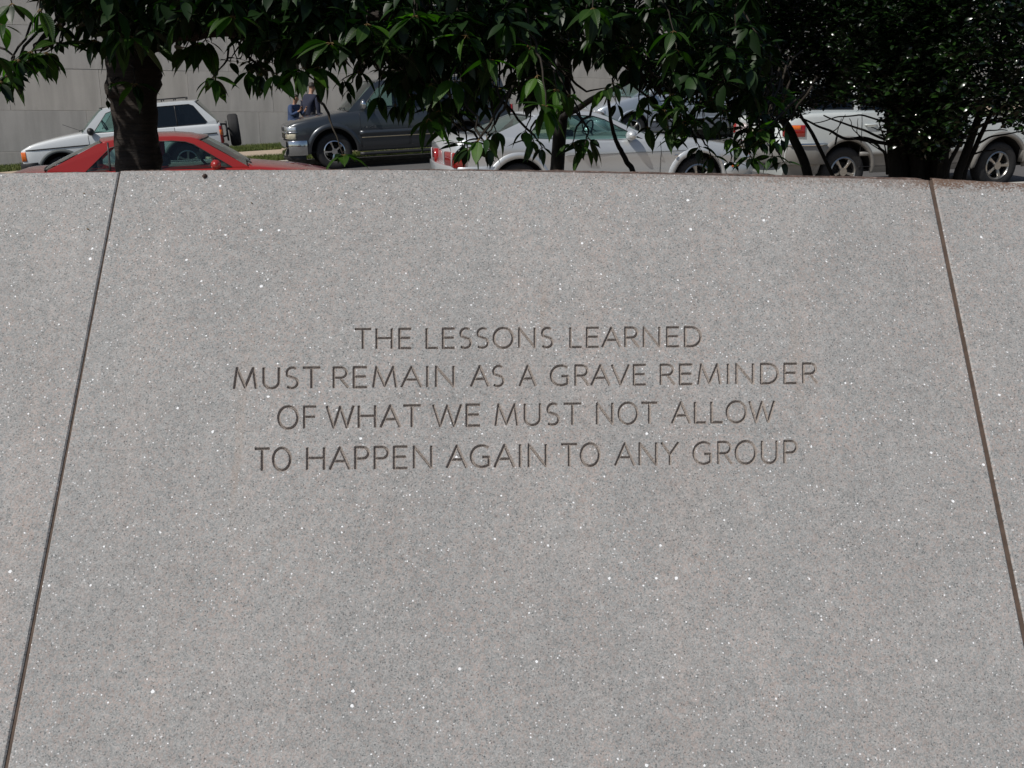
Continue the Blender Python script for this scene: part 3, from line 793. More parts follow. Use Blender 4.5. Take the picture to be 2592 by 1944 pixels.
        # roof: follow the top of the outline from screen top to rear glass top
        tp = sorted([p for p in outer if p[1] > zb + (zt - zb) * .80], key=lambda p: p[0]); tt = [(x, z) for x, z in tp]
        xa, xb = ws[2], rw[2]; nx = 22; ny = 16; V = []
        for i in range(nx + 1):
            x = xa + (xb - xa) * i / nx; z = interp(tt, x)
            for j in range(ny + 1):
                g = -1 + 2 * j / ny; y = g * (c.ymap(z) + .001)
                bow = (-.10 if i == 0 else 0) * (1 - g * g) + (.06 if i == nx else 0) * (1 - g * g)
                V.append(c.P(x + bow, y, z - .004 + roofcrown * (1 - abs(g) ** 2.6)))
        F = [(i*(ny+1)+j, i*(ny+1)+j+1, (i+1)*(ny+1)+j+1, (i+1)*(ny+1)+j) for i in range(nx) for j in range(ny)]
        o = mesh('roof', V, F, c.mat, c.root, True, True); s = o.modifiers.new('t', 'SOLIDIFY'); s.thickness = .03; s.offset = -1
        c.roofz = lambda x: interp(tt, x)
    def interior(c, rows, zseat, ztop, seat=M_SEAT, dash=None, wheel=None):
        for x in rows:
            for y in (-.36, .36):
                s = MB(); a = c.P(x, y - .24, c.rocker + .15); b = c.P(x + .5, y + .24, zseat)
                s.box((min(a.x, b.x), a.y, a.z), (max(a.x, b.x), b.y, b.z))
                a = c.P(x + .42, y - .23, zseat - .05); b = c.P(x + .56, y + .23, ztop - .17)
                s.box((min(a.x, b.x), a.y, a.z), (max(a.x, b.x), b.y, b.z))
                a = c.P(x + .47, y - .12, ztop - .16); b = c.P(x + .56, y + .12, ztop)
                s.box((min(a.x, b.x), a.y, a.z), (max(a.x, b.x), b.y, b.z))
                bevel(s.build('seat', seat, c.root), .035, 3)
        if dash:
            x0, x1, z = dash; a = c.P(x0, -c.W * .42, z - .25); b = c.P(x1, c.W * .42, z)
            bevel(MB().box((min(a.x, b.x), a.y, a.z), (max(a.x, b.x), b.y, b.z)).build('dashboard', M_BLK, c.root), .05, 3)
        if wheel:
            x, z = wheel; yy = .37 * (1 if c.d > 0 else -1)
            pts = []
            for k in range(21):
                an = 2 * PI * k / 20; pts.append(c.P(x - .07 * math.sin(an), yy + .19 * math.cos(an), z + .175 * math.sin(an)))
            mb = MB().tube(pts, .014, 6, False)
            for an in (0, PI, 1.5 * PI): mb.tube([c.P(x, yy, z), c.P(x - .07 * math.sin(an), yy + .19 * math.cos(an), z + .175 * math.sin(an))], .016, 5)
            mb.build('steering_wheel', M_BLK, c.root, True)
    def wheels(c, style='five', rimR=None, mat=None, tw=.22, which=None):
        rimR = rimR or c.R * .64; mat = mat or M_ALU; first = None
        for h in c.hubs:
            for sg in (-1, 1):
                yc = sg * (c.W / 2 - .035 - tw / 2)
                if first is None:
                    n = 40; pr = [(rimR - .01, -tw*.42), (rimR + .02, -tw*.5), (c.R - .05, -tw*.5), (c.R - .012, -tw*.42), (c.R, -tw*.25), (c.R, tw*.25), (c.R - .012, tw*.42), (c.R - .05, tw*.5), (rimR + .02, tw*.5), (rimR - .01, tw*.42)]
                    V = [(r * math.cos(2*PI*k/n), y, r * math.sin(2*PI*k/n)) for k in range(n) for r, y in pr]; m = len(pr)
                    F = [(k*m+j, ((k+1) % n)*m+j, ((k+1) % n)*m+j+1, k*m+j+1) for k in range(n) for j in range(m-1)]
                    tm = mesh('tyre', V, F, M_RUB, None, True, True); tme = tm.data; bpy.data.objects.remove(tm)
                    rb = MB()   # outer face at -y
                    pr = [(rimR, tw*.40), (rimR, -tw*.43), (rimR - .022, -tw*.47), (rimR - .035, -tw*.40), (rimR - .045, -tw*.1), (rimR - .05, tw*.4)]
                    V = [(r * math.cos(2*PI*k/n), y, r * math.sin(2*PI*k/n)) for k in range(n) for r, y in pr]; m = len(pr)
                    rb.add(V, [(k*m+j, ((k+1) % n)*m+j, ((k+1) % n)*m+j+1, k*m+j+1) for k in range(n) for j in range(m-1)])
                    ns = 5
                    for q in range(ns):
                        a = 2*PI*q/ns + PI/2; A = Matrix.Rotation(-a, 4, 'Y')
                        wi, wo_ = (.042, .062) if style == 'five' else (.06, .085)
                        pts = [(.03, wi), (rimR*.55, wi * .95), (rimR - .03, wo_)]
                        vs = []
                        for (r, hwid) in pts:
                            yf = -tw*.40 if r > .1 else -tw*.36
                            for (yy, zz) in ((yf + .012, -hwid/1.6), (yf - .008, -hwid/2.6), (yf - .008, hwid/2.6), (yf + .012, hwid/1.6), (yf + .05, 0)):
                                vs.append(A @ Vector((r, yy, zz)))
                        fs = [(5*k+j, 5*k+5+j, 5*k+5+(j+1) % 5, 5*k+(j+1) % 5) for k in range(2) for j in range(5)] + [(0, 1, 2, 3, 4), (14, 13, 12, 11, 10)]
                        rb.add(vs, fs)
                    rb.tube([(0, -tw*.46, 0), (0, -tw*.2, 0)], .062, 18)
                    rm = rb.build('rim', mat, None, False, True); rme = rm.data; bpy.data.objects.remove(rm)
                    hb = MB().tube([(0, -tw*.15, 0), (0, tw*.3, 0)], rimR * .62, 20); hm = hb.build('wheel', M_DARK, None); hme = hm.data; bpy.data.objects.remove(hm)
                    first = (tme, rme, hme)
                tme, rme, hme = first
                wob = bpy.data.objects.new('wheel', hme); COL.objects.link(wob); wob.parent = c.root
                wob.location = (c.X(h), yc, c.R); wob.rotation_euler = (0, random.uniform(0, 1.2), 0 if sg < 0 else PI)
                for nm, me in (('tyre', tme), ('rim', rme)):
                    o = bpy.data.objects.new(nm, me); COL.objects.link(o); o.parent = wob
    def mirror_(c, xf, z, hgt=.13, ln=.17, mat=None, arm=.10):
        for sg in (-1, 1):
            y = c.ymap(z) + arm
            a = c.P(xf, sg * y, z); b = MB()
            bm = bmesh.new(); bmesh.ops.create_icosphere(bm, subdivisions=3, radius=1)
            bmesh.ops.scale(bm, vec=(ln * .38, .10, hgt * .55), verts=bm.verts)
            bmesh.ops.translate(bm, vec=a, verts=bm.verts)
            me = bpy.data.meshes.new('side_mirror'); bm.to_mesh(me); bm.free()
            o = link('side_mirror', me, mat or c.mat, c.root, True)
            MB().tube([c.P(xf + .01, sg * (c.ymap(z) - .02), z - hgt * .4), c.P(xf, sg * y, z - hgt * .35)], .025, 8).build('mirror_arm', M_BLK, o, True)
    def handle(c, xf, z, mat, ln=.17, hgt=.028):
        best = None
        for o, di in c.doors:
            pass
        for sg, par in ((-1, 0), (1, 1)):
            cand = [o for o, di in c.doors if di % 2 == par]
            if not cand: return
            o = min(cand, key=lambda o: abs(sum(v.co.x for v in o.data.vertices) / len(o.data.vertices) - c.X(xf)))
            y = c.side(xf, z) + .022
            p = [c.P(xf - ln / 2, sg * (y - .025), z), c.P(xf - ln / 2 + .02, sg * y, z), c.P(xf + ln / 2 - .02, sg * y, z), c.P(xf + ln / 2, sg * (y - .025), z)]
            MB().tube(p, hgt * .5, 8).build('handle', mat, o, True)
    def gaps(c, doors, ztop):
        for x0, x1 in doors:
            c.line([(x0, c.rocker + .10), (x0, ztop)]); c.line([(x1, c.rocker + .10), (x1, ztop)])
            c.line([(x0, c.rocker + .10), (x1, c.rocker + .10)])

GRP_F = 'cars parked along the far kerb'; GRP_N = 'cars parked along the near kerb'
# ---- A: old white two-box off-roader with a spare wheel on the back (faces left)
A = Car('white_off_roader', 'old white off-roader with an outside spare wheel on its tail, front left in view', 'car', -1, 4.25, 1.70, (.78, 3.42), .37, .40,
    [(0, .93), (.08, 1.00), (.3, 1.07), (.8, 1.15), (1.25, 1.20), (1.5, 1.21), (4.25, 1.14)],
    [(0, .88), (.08, .97), (.3, 1.02), (.8, 1.09), (1.25, 1.14), (1.6, 1.13), (4.25, 1.11)],
    [(0, .95), (.15, .985), (.5, 1), (3.9, 1), (4.25, .97)], 0, (.957, -7.773, 9.8, -.626, .0988), P_WHITE, GRP_F, archR=.46)
dA = [(1.42, 2.42), (2.45, 3.25)]
A.body(dA); A.gaps(dA, 1.12)
A.flare(simple('faded_flare', (.10, .115, .115), .7), .07, .035)
A.line([(.10, .925), (4.15, .915)], .022, M_BLK, 'side_moulding', off=.003)
A.cabin([(1.30, 1.13), (1.30, 1.17), (1.74, 1.60), (1.86, 1.655), (2.2, 1.67), (3.55, 1.66), (3.76, 1.645), (4.17, 1.20), (4.19, 1.10)],
    [[(1.54, 1.16), (1.87, 1.555), (2.0, 1.59), (2.40, 1.60), (2.44, 1.15)], [(2.53, 1.15), (2.50, 1.60), (3.64, 1.59), (3.73, 1.55), (3.98, 1.17), (3.93, 1.14)]],
    .795, .68, 1.12, 1.66, [(M_GLASS, None), (M_TINT, 3.33)], (1.30, 1.16, 1.80, 1.655), (4.17, 1.14, 3.80, 1.64), .03)
A.wheels('five', tw=.24)
A.interior((2.0, 2.9), .95, 1.38, M_SEAT, (1.38, 1.62, 1.18), (1.78, 1.24))
A.mirror_(1.50, 1.20, .15, .20, M_BLK, .12); A.handle(2.28, 1.0, M_BLK); A.handle(3.12, 1.0, M_BLK)
A.wrap('front_bumper', 'f', .30, -1.6, .46, .66, .07, M_BLK); A.wrap('rear_bumper', 'r', .55, -1.6, .44, .60, .07, M_BLK)
A.wrap('indicator', 'f', .09, -.06, .70, .90, .012, M_AMB, mirror=True)
A.wrap('grille', 'f', -.38, -1.2, .70, .88, .01, M_BLK); A.wrap('headlight', 'f', -.1, -.36, .70, .88, .02, M_CLR, mirror=True)
tl = A.wrap('tail_light', 'r', .035, -.17, .68, 1.06, .02, M_RED, mirror=True)
A.wrap('tail_light_lens', 'r', .037, -.172, .86, .98, .024, M_AMB, mirror=True, parent=tl)
# spare wheel on its carrier
sw = empty('spare_wheel', parent=A.root); sw.location = A.P(4.55, 0.10, .91)
for o in [ch for ch in A.root.children if ch.name.startswith('wheel') and ch.data and ch.children][:1]:
    base = MB().tube([(-.0, 0, 0), (-.12, 0, 0)], .18, 20).build('spare_hub', M_DARK, sw)
    for ch in o.children:
        d = bpy.data.objects.new('spare_' + ch.name.split('.')[0], ch.data); COL.objects.link(d); d.parent = sw; d.rotation_euler = (0, 0, PI / 2)
    sw.scale = (1.0, 1, 1)
mb = MB()
mb.tube([A.P(4.22, -.60, .80), A.P(4.36, -.45, .82), A.P(4.38, .3, .86)], .022, 6); mb.tube([A.P(4.22, -.60, 1.1), A.P(4.36, -.45, 1.08), A.P(4.38, .3, 1.02)], .022, 6)
mb.tube([A.P(4.38, -.42, .70), A.P(4.38, -.42, 1.15)], .025, 6); mb.tube([A.P(4.36, .1, .94), A.P(4.56, .1, .98)], .03, 6)
mb.build('wheel_carrier', M_BLK, A.root, True)
mb = MB()                                     # roof rack rails with their feet
for y in (-.52, .52):
    mb.tube([A.P(2.0, y, 1.745), A.P(3.6, y, 1.735)], .011, 6)
    for x in np.linspace(2.0, 3.6, 7): mb.tube([A.P(x, y, 1.69), A.P(x, y, 1.745)], .014, 5)
mb.build('roof_rack', M_BLK, A.root, True)
MB().tube([A.P(1.36, -.78, 1.2), A.P(.95, -.80, 1.40)], .005, 5).build('aerial', M_BLK, A.root)
for y in (-.3, .3): MB().tube([A.P(1.22, y - .2, 1.215), A.P(1.38, y + .2, 1.27)], .008, 4).build('wiper', M_BLK, A.root)

# ---- B: red saloon (faces right), front hidden by the wall top
B = Car('red_car', 'red saloon parked behind the cherry trunk, only its roof and windows above the wall', 'car', 1, 4.45, 1.70, (.90, 3.45), .31, .22,
    [(0, .66), (.15, .80), (.6, .90), (1.2, .975), (1.42, 1.0), (3.9, .99), (4.3, .985), (4.45, .9)],
    [(0, .62), (.15, .74), (.6, .83), (1.2, .89), (1.5, .905), (3.4, .94), (4.3, .93), (4.45, .86)],
    [(0, .84), (.12, .92), (.45, .98), (1, 1), (3.7, 1), (4.2, .965), (4.45, .88)], -3.90, (.966, -5.939, .1, -.382, .0308), P_RED, GRP_N)
# solve reference: local 0 is the rear glass base (xf = 3.90)
dB = [(1.48, 2.52), (2.55, 3.35)]
B.body(dB); B.gaps(dB, .93)
B.cabin([(1.36, .90), (1.38, .955), (1.95, 1.30), (2.08, 1.34), (2.3, 1.36), (2.75, 1.36), (3.05, 1.335), (3.25, 1.30), (3.86, 1.00), (3.92, .93)],
    [[(1.60, .960), (2.06, 1.26), (2.16, 1.295), (2.32, 1.31), (2.49, 1.312), (2.50, .955)],
     [(2.57, .955), (2.56, 1.312), (2.72, 1.308), (2.95, 1.285), (3.10, 1.245), (3.42, .96)]],
    .775, .60, .93, 1.36, [(M_GLASS, None), (M_GLASS, 3.12)], (1.40, .96, 1.97, 1.315), (3.90, 1.0, 3.20, 1.315), .05)
B.wheels(); B.interior((1.95, 2.85), .62, 1.10, M_SEAT, (1.42, 1.72, .95), (1.98, 1.02))
B.mirror_(1.80, 1.0, .12, .18, P_RED, .09); B.handle(2.4, .82, M_BLK); B.handle(3.22, .83, M_BLK)
B.wrap('front_bumper', 'f', .5, -1.6, .3, .56, .03, P_RED); B.wrap('rear_bumper', 'r', .5, -1.6, .32, .60, .03, P_RED)
B.wrap('tail_light', 'r', .12, -.4, .68, .84, .012, M_RED, mirror=True); B.wrap('headlight', 'f', .22, -.4, .58, .69, .012, M_CLR, mirror=True)
vs = [B.P(1.84, -.12, 1.04), B.P(1.84, .02, 1.04), B.P(1.84, .02, 1.10), B.P(1.84, -.12, 1.10)]
MB().box(tuple(B.P(1.86, -.60, 1.07)), tuple(B.P(1.70, -.595, 1.115))).build('window_sticker', M_STK, B.root)
for y in (-.35, .25): MB().tube([B.P(1.34, y - .28, 1.0), B.P(1.44, y + .25, 1.03)], .012, 4).build('wiper', M_BLK, B.root)

# ---- C: dark slate large SUV with chrome bumper (faces left)
Cc = Car('dark_suv', 'dark slate blue SUV with chrome front bumper parked on the far side', 'car', -1, 5.0, 1.96, (.95, 3.90), .39, .36,
    [(-.05, .93), (.06, 1.03), (.3, 1.09), (.8, 1.17), (1.2, 1.23), (1.5, 1.24), (5.0, 1.2)],
    [(-.05, .90), (.06, .97), (.3, 1.03), (.8, 1.11), (1.3, 1.18), (1.6, 1.20), (5.0, 1.17)],
    [(0, .88), (.12, .945), (.4, .99), (.8, 1), (4.6, 1), (5.0, .95)], 0, (1.04, -2.344, 9.8, -.226, .0555), P_SLATE, GRP_F, archR=.50)
dC = [(1.55, 2.60), (2.63, 3.45)]
Cc.body(dC); Cc.gaps(dC, 1.17); Cc.flare(P_SLATE, .10, .035)
Cc.cabin([(1.30, 1.17), (1.34, 1.24), (1.86, 1.72), (2.02, 1.81), (2.5, 1.84), (4.5, 1.83), (4.78, 1.80), (4.93, 1.25), (4.95, 1.16)],
    [[(1.62, 1.25), (1.98, 1.66), (2.12, 1.735), (2.57, 1.75), (2.58, 1.24)], [(2.68, 1.24), (2.67, 1.75), (3.55, 1.75), (3.55, 1.24)], [(3.65, 1.24), (3.65, 1.75), (4.60, 1.73), (4.72, 1.27), (4.68, 1.24)]],
    .92, .76, 1.18, 1.84, [(M_GLASS, None), (M_TINT, None), (M_TINT, None)], (1.32, 1.22, 1.95, 1.80), (4.93, 1.24, 4.72, 1.80), .04)
Cc.wheels('five', mat=M_CHR, rimR=.235, tw=.26); Cc.interior((2.1, 3.0), .95, 1.48, M_SEAT, (1.42, 1.72, 1.26), (1.90, 1.32))
Cc.mirror_(1.64, 1.34, .20, .18, M_CHR, .13); Cc.handle(2.45, 1.06, P_SLATE); Cc.handle(3.32, 1.06, P_SLATE)
Cc.wrap('front_bumper', 'f', .38, -2.2, .34, .66, .06, M_CHR); Cc.wrap('bumper_valance', 'f', .34, -2.2, .24, .345, .03, M_BLK)
Cc.wrap('grille', 'f', -.40, -1.45, .68, .94, .015, M_BLK); Cc.wrap('grille_bar', 'f', -.16, -1.70, .80, .845, .03, M_CHR)
Cc.wrap('grille_surround', 'f', -.40, -1.45, .92, .95, .022, M_CHR)
Cc.wrap('headlight', 'f', .18, -.36, .84, .95, .014, M_CLR, mirror=True); Cc.wrap('headlight_bezel', 'f', .20, -.38, .822, .846, .02, M_CHR, mirror=True)
Cc.wrap('parking_light', 'f', .16, -.36, .69, .80, .012, M_PARK, mirror=True)
Cc.wrap('tail_light', 'r', .03, -.2, .85, 1.2, .02, M_RED, mirror=True); Cc.wrap('rear_bumper', 'r', .5, -2.2, .4, .62, .05, M_CHR)
Cc.mould(1.52, 3.36, .70, .80, P_SLATE, 'side_moulding', .022); Cc.line([(1.56, .655), (3.34, .655)], .020, simple('gold_pinstripe', (.34, .29, .20), .4), 'pinstripe')
Cc.mould(1.50, 3.30, .27, .345, M_BLK, 'running_board', .06)
mb = MB(); x0 = 1.60
badge = {'T': [((0, 1), (1, 1)), ((.5, 1), (.5, 0))], 'A': [((0, 0), (.5, 1)), ((.5, 1), (1, 0)), ((.2, .4), (.8, .4))], 'H': [((0, 0), (0, 1)), ((1, 0), (1, 1)), ((0, .5), (1, .5))],
         'O': [((0, 0), (0, 1)), ((0, 1), (1, 1)), ((1, 1), (1, 0)), ((1, 0), (0, 0))], 'E': [((0, 0), (0, 1)), ((0, 1), (1, 1)), ((0, .5), (.8, .5)), ((0, 0), (1, 0))]}
for ch in 'TAHOE':
    for (p, q) in badge[ch]:
        mb.tube([Cc.P(x0 + p[0] * .035, -Cc.side(x0, .87) - .003, .85 + p[1] * .038), Cc.P(x0 + q[0] * .035, -Cc.side(x0, .87) - .003, .85 + q[1] * .038)], .004, 4)
    x0 += .062
mb.build('badge', M_CHR, Cc.root)
mb = MB()
for y in (-.62, .62):
    mb.tube([Cc.P(2.3, y, 1.87), Cc.P(2.4, y, 1.915), Cc.P(4.4, y, 1.905), Cc.P(4.5, y, 1.86)], .016, 6)
for x in (2.8, 3.9): mb.tube([Cc.P(x, -.62, 1.91), Cc.P(x, .62, 1.91)], .014, 6)
mb.build('roof_rack', M_BLK, Cc.root, True)
for y in (-.35, .3): MB().tube([Cc.P(1.24, y - .25, 1.262), Cc.P(1.40, y + .25, 1.31)], .010, 4).build('wiper', M_BLK, Cc.root)

# ---- D: silver coupe (faces right)
Dd = Car('silver_coupe', 'silver two-door coupe with red tail light in the middle of the near kerb', 'car', 1, 4.55, 1.86, (.95, 3.67), .335, .22,
    [(0, .62), (.1, .74), (.4, .845), (.9, .935), (1.35, .99), (1.62, 1.01), (3.6, 1.0), (4.0, 1.05), (4.4, 1.06), (4.51, 1.045), (4.55, .92)],
    [(0, .58), (.1, .70), (.4, .79), (.9, .855), (1.35, .89), (1.8, .905), (2.8, .915), (3.2, .955), (3.6, 1.0), (4.0, 1.015), (4.4, 1.0), (4.51, .99), (4.55, .9)],
    [(0, .86), (.12, .93), (.45, .985), (.9, 1), (2.3, .975), (3.5, 1), (4.0, .985), (4.42, .93), (4.55, .86)], -3.67, (.995, .089, 0.0, -.022, .0281), P_SILV, GRP_N,
    kshape=[(0, .91), (.10, .945), (.3, .965), (.52, .965), (.66, .972), (.72, .995), (.85, .985), (1, .94)], archR=.405)
dD = [(1.55, 2.85)]
Dd.body(dD); Dd.gaps(dD, .90); Dd.flare(P_SILV, .085, .03)
Dd.cabin([(1.62, .89), (1.64, .945), (2.28, 1.255), (2.45, 1.31), (2.75, 1.335), (3.1, 1.325), (3.4, 1.28), (3.92, 1.08), (4.04, 1.02), (4.02, .99), (3.3, .95)],
    [[(1.80, .935), (2.34, 1.22), (2.50, 1.268), (2.75, 1.288), (3.06, 1.285), (3.10, .955)], [(3.17, .975), (3.15, 1.275), (3.28, 1.25), (3.50, 1.03), (3.46, .99)]],
    .835, .60, .92, 1.335, [(M_GLASS, None), (M_GLASS, None)], (1.66, .955, 2.32, 1.29), (3.96, 1.06, 3.38, 1.28), .05)
Dd.wheels(rimR=.24); Dd.interior((2.25, 3.0), .62, 1.08, M_SEAT, (1.72, 2.0, .95), (2.22, 1.00))
Dd.mirror_(2.02, 1.0, .13, .20, P_SILV, .11); Dd.handle(2.70, .78, P_SILV)
Dd.wrap('front_bumper', 'f', .55, -1.8, .30, .56, .03, P_SILV); Dd.wrap('rear_bumper', 'r', .55, -1.8, .32, .64, .03, P_SILV)
Dd.wrap('headlight', 'f', .18, -.40, .60, .70, .012, M_CLR, mirror=True); Dd.wrap('side_marker', 'f', .42, .30, .50, .54, .035, M_AMB, mirror=True)
tl = Dd.wrap('tail_light', 'r', .13, -.46, .62, .83, .016, M_RED, mirror=True)
Dd.wrap('tail_light_divider', 'r', -.10, -.125, .62, .83, .022, P_SILV, mirror=True, parent=tl)
Dd.line([(1.0, .775), (1.9, .765), (3.0, .755)], .012, simple('shadow_crease', (.30, .32, .33), .4), 'crease_shade', off=-.002)  # grey strip laid along the crease as painted shade
MB().tube([Dd.P(1.30, -Dd.side(1.3, .70) - .012, .70), Dd.P(1.34, -Dd.side(1.34, .70) - .012, .70)], .018, 8).build('fender_badge', M_CHR, Dd.root)
for y in (-.35, .3): MB().tube([Dd.P(1.58, y - .28, .99), Dd.P(1.72, y + .26, 1.03)], .010, 4).build('wiper', M_BLK, Dd.root)
MB().tube([Dd.P(1.25, .72, .95), Dd.P(1.22, .72, 1.35)], .004, 4).build('aerial', M_BLK, Dd.root)

# ---- E: pale silver minivan (faces left)
Ee = Car('silver_minivan', 'pale silver-blue minivan with a short sloping bonnet, far side behind the coupe', 'car', -1, 5.0, 1.92, (.95, 3.98), .33, .24,
    [(0, .70), (.08, .84), (.3, .93), (.7, 1.03), (1.0, 1.10), (1.3, 1.12), (5.0, 1.05)],
    [(0, .66), (.08, .79), (.3, .87), (.7, .96), (1.1, 1.03), (1.6, 1.05), (5.0, 1.06)],
    [(0, .80), (.12, .90), (.45, .98), (.9, 1), (4.6, 1), (5.0, .93)], 0, (1.021, 4.89, 9.8, .363, .0558), P_SILV2, GRP_F, archR=.40)
dE = [(1.42, 2.40), (2.43, 3.40)]
Ee.body(dE); Ee.gaps(dE, 1.03); Ee.flare(P_SILV2, .05, .015)
Ee.cabin([(.98, 1.00), (1.0, 1.07), (1.75, 1.58), (1.95, 1.68), (2.4, 1.72), (4.3, 1.71), (4.7, 1.66), (4.90, 1.15), (4.93, 1.03)],
    [[(1.14, 1.10), (1.42, 1.29), (1.42, 1.09)], [(1.50, 1.09), (1.50, 1.35), (1.82, 1.565), (1.98, 1.61), (2.38, 1.63), (2.40, 1.09)], [(2.48, 1.09), (2.47, 1.63), (3.38, 1.62), (3.40, 1.10)], [(3.48, 1.10), (3.47, 1.62), (4.5, 1.60), (4.7, 1.15), (4.66, 1.11)]],
    .88, .70, 1.05, 1.72, [(M_GLASS, None), (M_GLASS, None), (M_TINT, None), (M_TINT, None)], (.92, 1.06, 1.86, 1.66), (4.90, 1.12, 4.64, 1.66), .04)
Ee.wheels(); Ee.interior((1.95, 2.85), .8, 1.35, M_SEAT, (1.05, 1.5, 1.08), (1.72, 1.18))
Ee.mirror_(1.42, 1.15, .15, .2, P_SILV2, .1); Ee.handle(2.25, .95, P_SILV2); Ee.handle(2.62, .95, P_SILV2)
Ee.wrap('front_bumper', 'f', .5, -1.8, .28, .56, .03, P_SILV2); Ee.wrap('rear_bumper', 'r', .5, -1.8, .32, .62, .03, P_SILV2)
h = Ee.wrap('headlight', 'f', .26, -.42, .64, .79, .014, M_CLR, mirror=True); Ee.wrap('indicator', 'f', .22, .06, .66, .74, .02, M_AMB, mirror=True, parent=h)
Ee.mould(1.44, 3.38, .47, .52, P_SILV2, 'side_moulding', .02); Ee.line([(1.42, .46), (3.40, .46)], .02, M_BLK, 'moulding_shadow')
Ee.wrap('tail_light', 'r', .04, -.2, .9, 1.3, .02, M_RED, mirror=True)

# ---- F: white SUV with grey cladding (faces right)
Ff = Car('white_suv', 'white SUV with grey lower cladding and amber-topped tail light behind the holly', 'car', 1, 4.73, 1.80, (.90, 3.73), .37, .34,
    [(0, .82), (.1, .98), (.4, 1.06), (.9, 1.12), (1.4, 1.19), (1.6, 1.22), (4.69, 1.22), (4.73, 1.1)],
    [(0, .78), (.1, .93), (.4, 1.0), (.9, 1.06), (1.4, 1.13), (1.8, 1.19), (3.8, 1.25), (4.5, 1.24), (4.69, 1.2), (4.73, 1.05)],
    [(0, .88), (.12, .94), (.45, .99), (.9, 1), (4.4, 1), (4.62, .955), (4.73, .90)], -3.73, (.995, 5.22, 0.0, .117, .0259), P_WHITE2, GRP_N, archR=.47)
dF = [(1.60, 2.60), (2.63, 3.50)]
Ff.body(dF, (P_CLAD, .66)); Ff.gaps(dF, 1.22); Ff.flare(P_CLAD, .07, .03)
Ff.cabin([(1.48, 1.18), (1.52, 1.24), (2.05, 1.66), (2.2, 1.72), (2.6, 1.745), (4.2, 1.745), (4.48, 1.72), (4.66, 1.28), (4.68, 1.19)],
    [[(1.78, 1.25), (2.15, 1.60), (2.28, 1.65), (2.58, 1.66), (2.60, 1.26)], [(2.68, 1.27), (2.67, 1.66), (3.46, 1.66), (3.50, 1.28)], [(3.62, 1.29), (3.60, 1.66), (4.30, 1.65), (4.38, 1.30)]],
    .83, .68, 1.2, 1.745, [(M_GLASS, None), (M_TINT, None), (M_TINT, None)], (1.50, 1.22, 2.12, 1.715), (4.67, 1.26, 4.42, 1.71), .04)
Ff.wheels('five', rimR=.23, tw=.24); Ff.interior((2.2, 3.05), .95, 1.45, M_SEAT, (1.62, 1.9, 1.24), (2.05, 1.3))
Ff.mirror_(1.86, 1.32, .17, .2, M_BLK, .12); Ff.handle(2.45, 1.02, P_WHITE2, .2); Ff.handle(3.34, 1.06, P_WHITE2, .2)
Ff.wrap('rear_bumper', 'r', .62, -2.0, .50, .80, .05, P_CLAD); Ff.wrap('bumper_step', 'r', .62, -2.0, .775, .815, .07, M_CHR)
Ff.wrap('front_bumper', 'f', .5, -2.0, .42, .72, .05, P_CLAD)
tl = Ff.wrap('tail_light', 'r', .27, -.06, .91, 1.08, .02, M_RED, mirror=True); Ff.wrap('tail_light_lens', 'r', .20, -.04, 1.01, 1.075, .026, M_AMB, mirror=True, parent=tl)
Ff.wrap('headlight', 'f', .2, -.4, .78, .92, .014, M_CLR, mirror=True)
Ff.wrap('number_plate', 'r', -.68, -1.0, .86, 1.0, .02, M_STK); 
Ff.mould(1.6, 3.5, .60, .665, P_CLAD, 'side_moulding', .02)
mb = MB()
for y in (-.58, .58): mb.tube([Ff.P(2.5, y, 1.775), Ff.P(2.6, y, 1.82), Ff.P(4.2, y, 1.82), Ff.P(4.3, y, 1.775)], .016, 6)
for x in (2.9, 3.8): mb.tube([Ff.P(x, -.58, 1.82), Ff.P(x, .58, 1.82)], .014, 6)
mb.build('roof_rack', M_BLK, Ff.root, True)

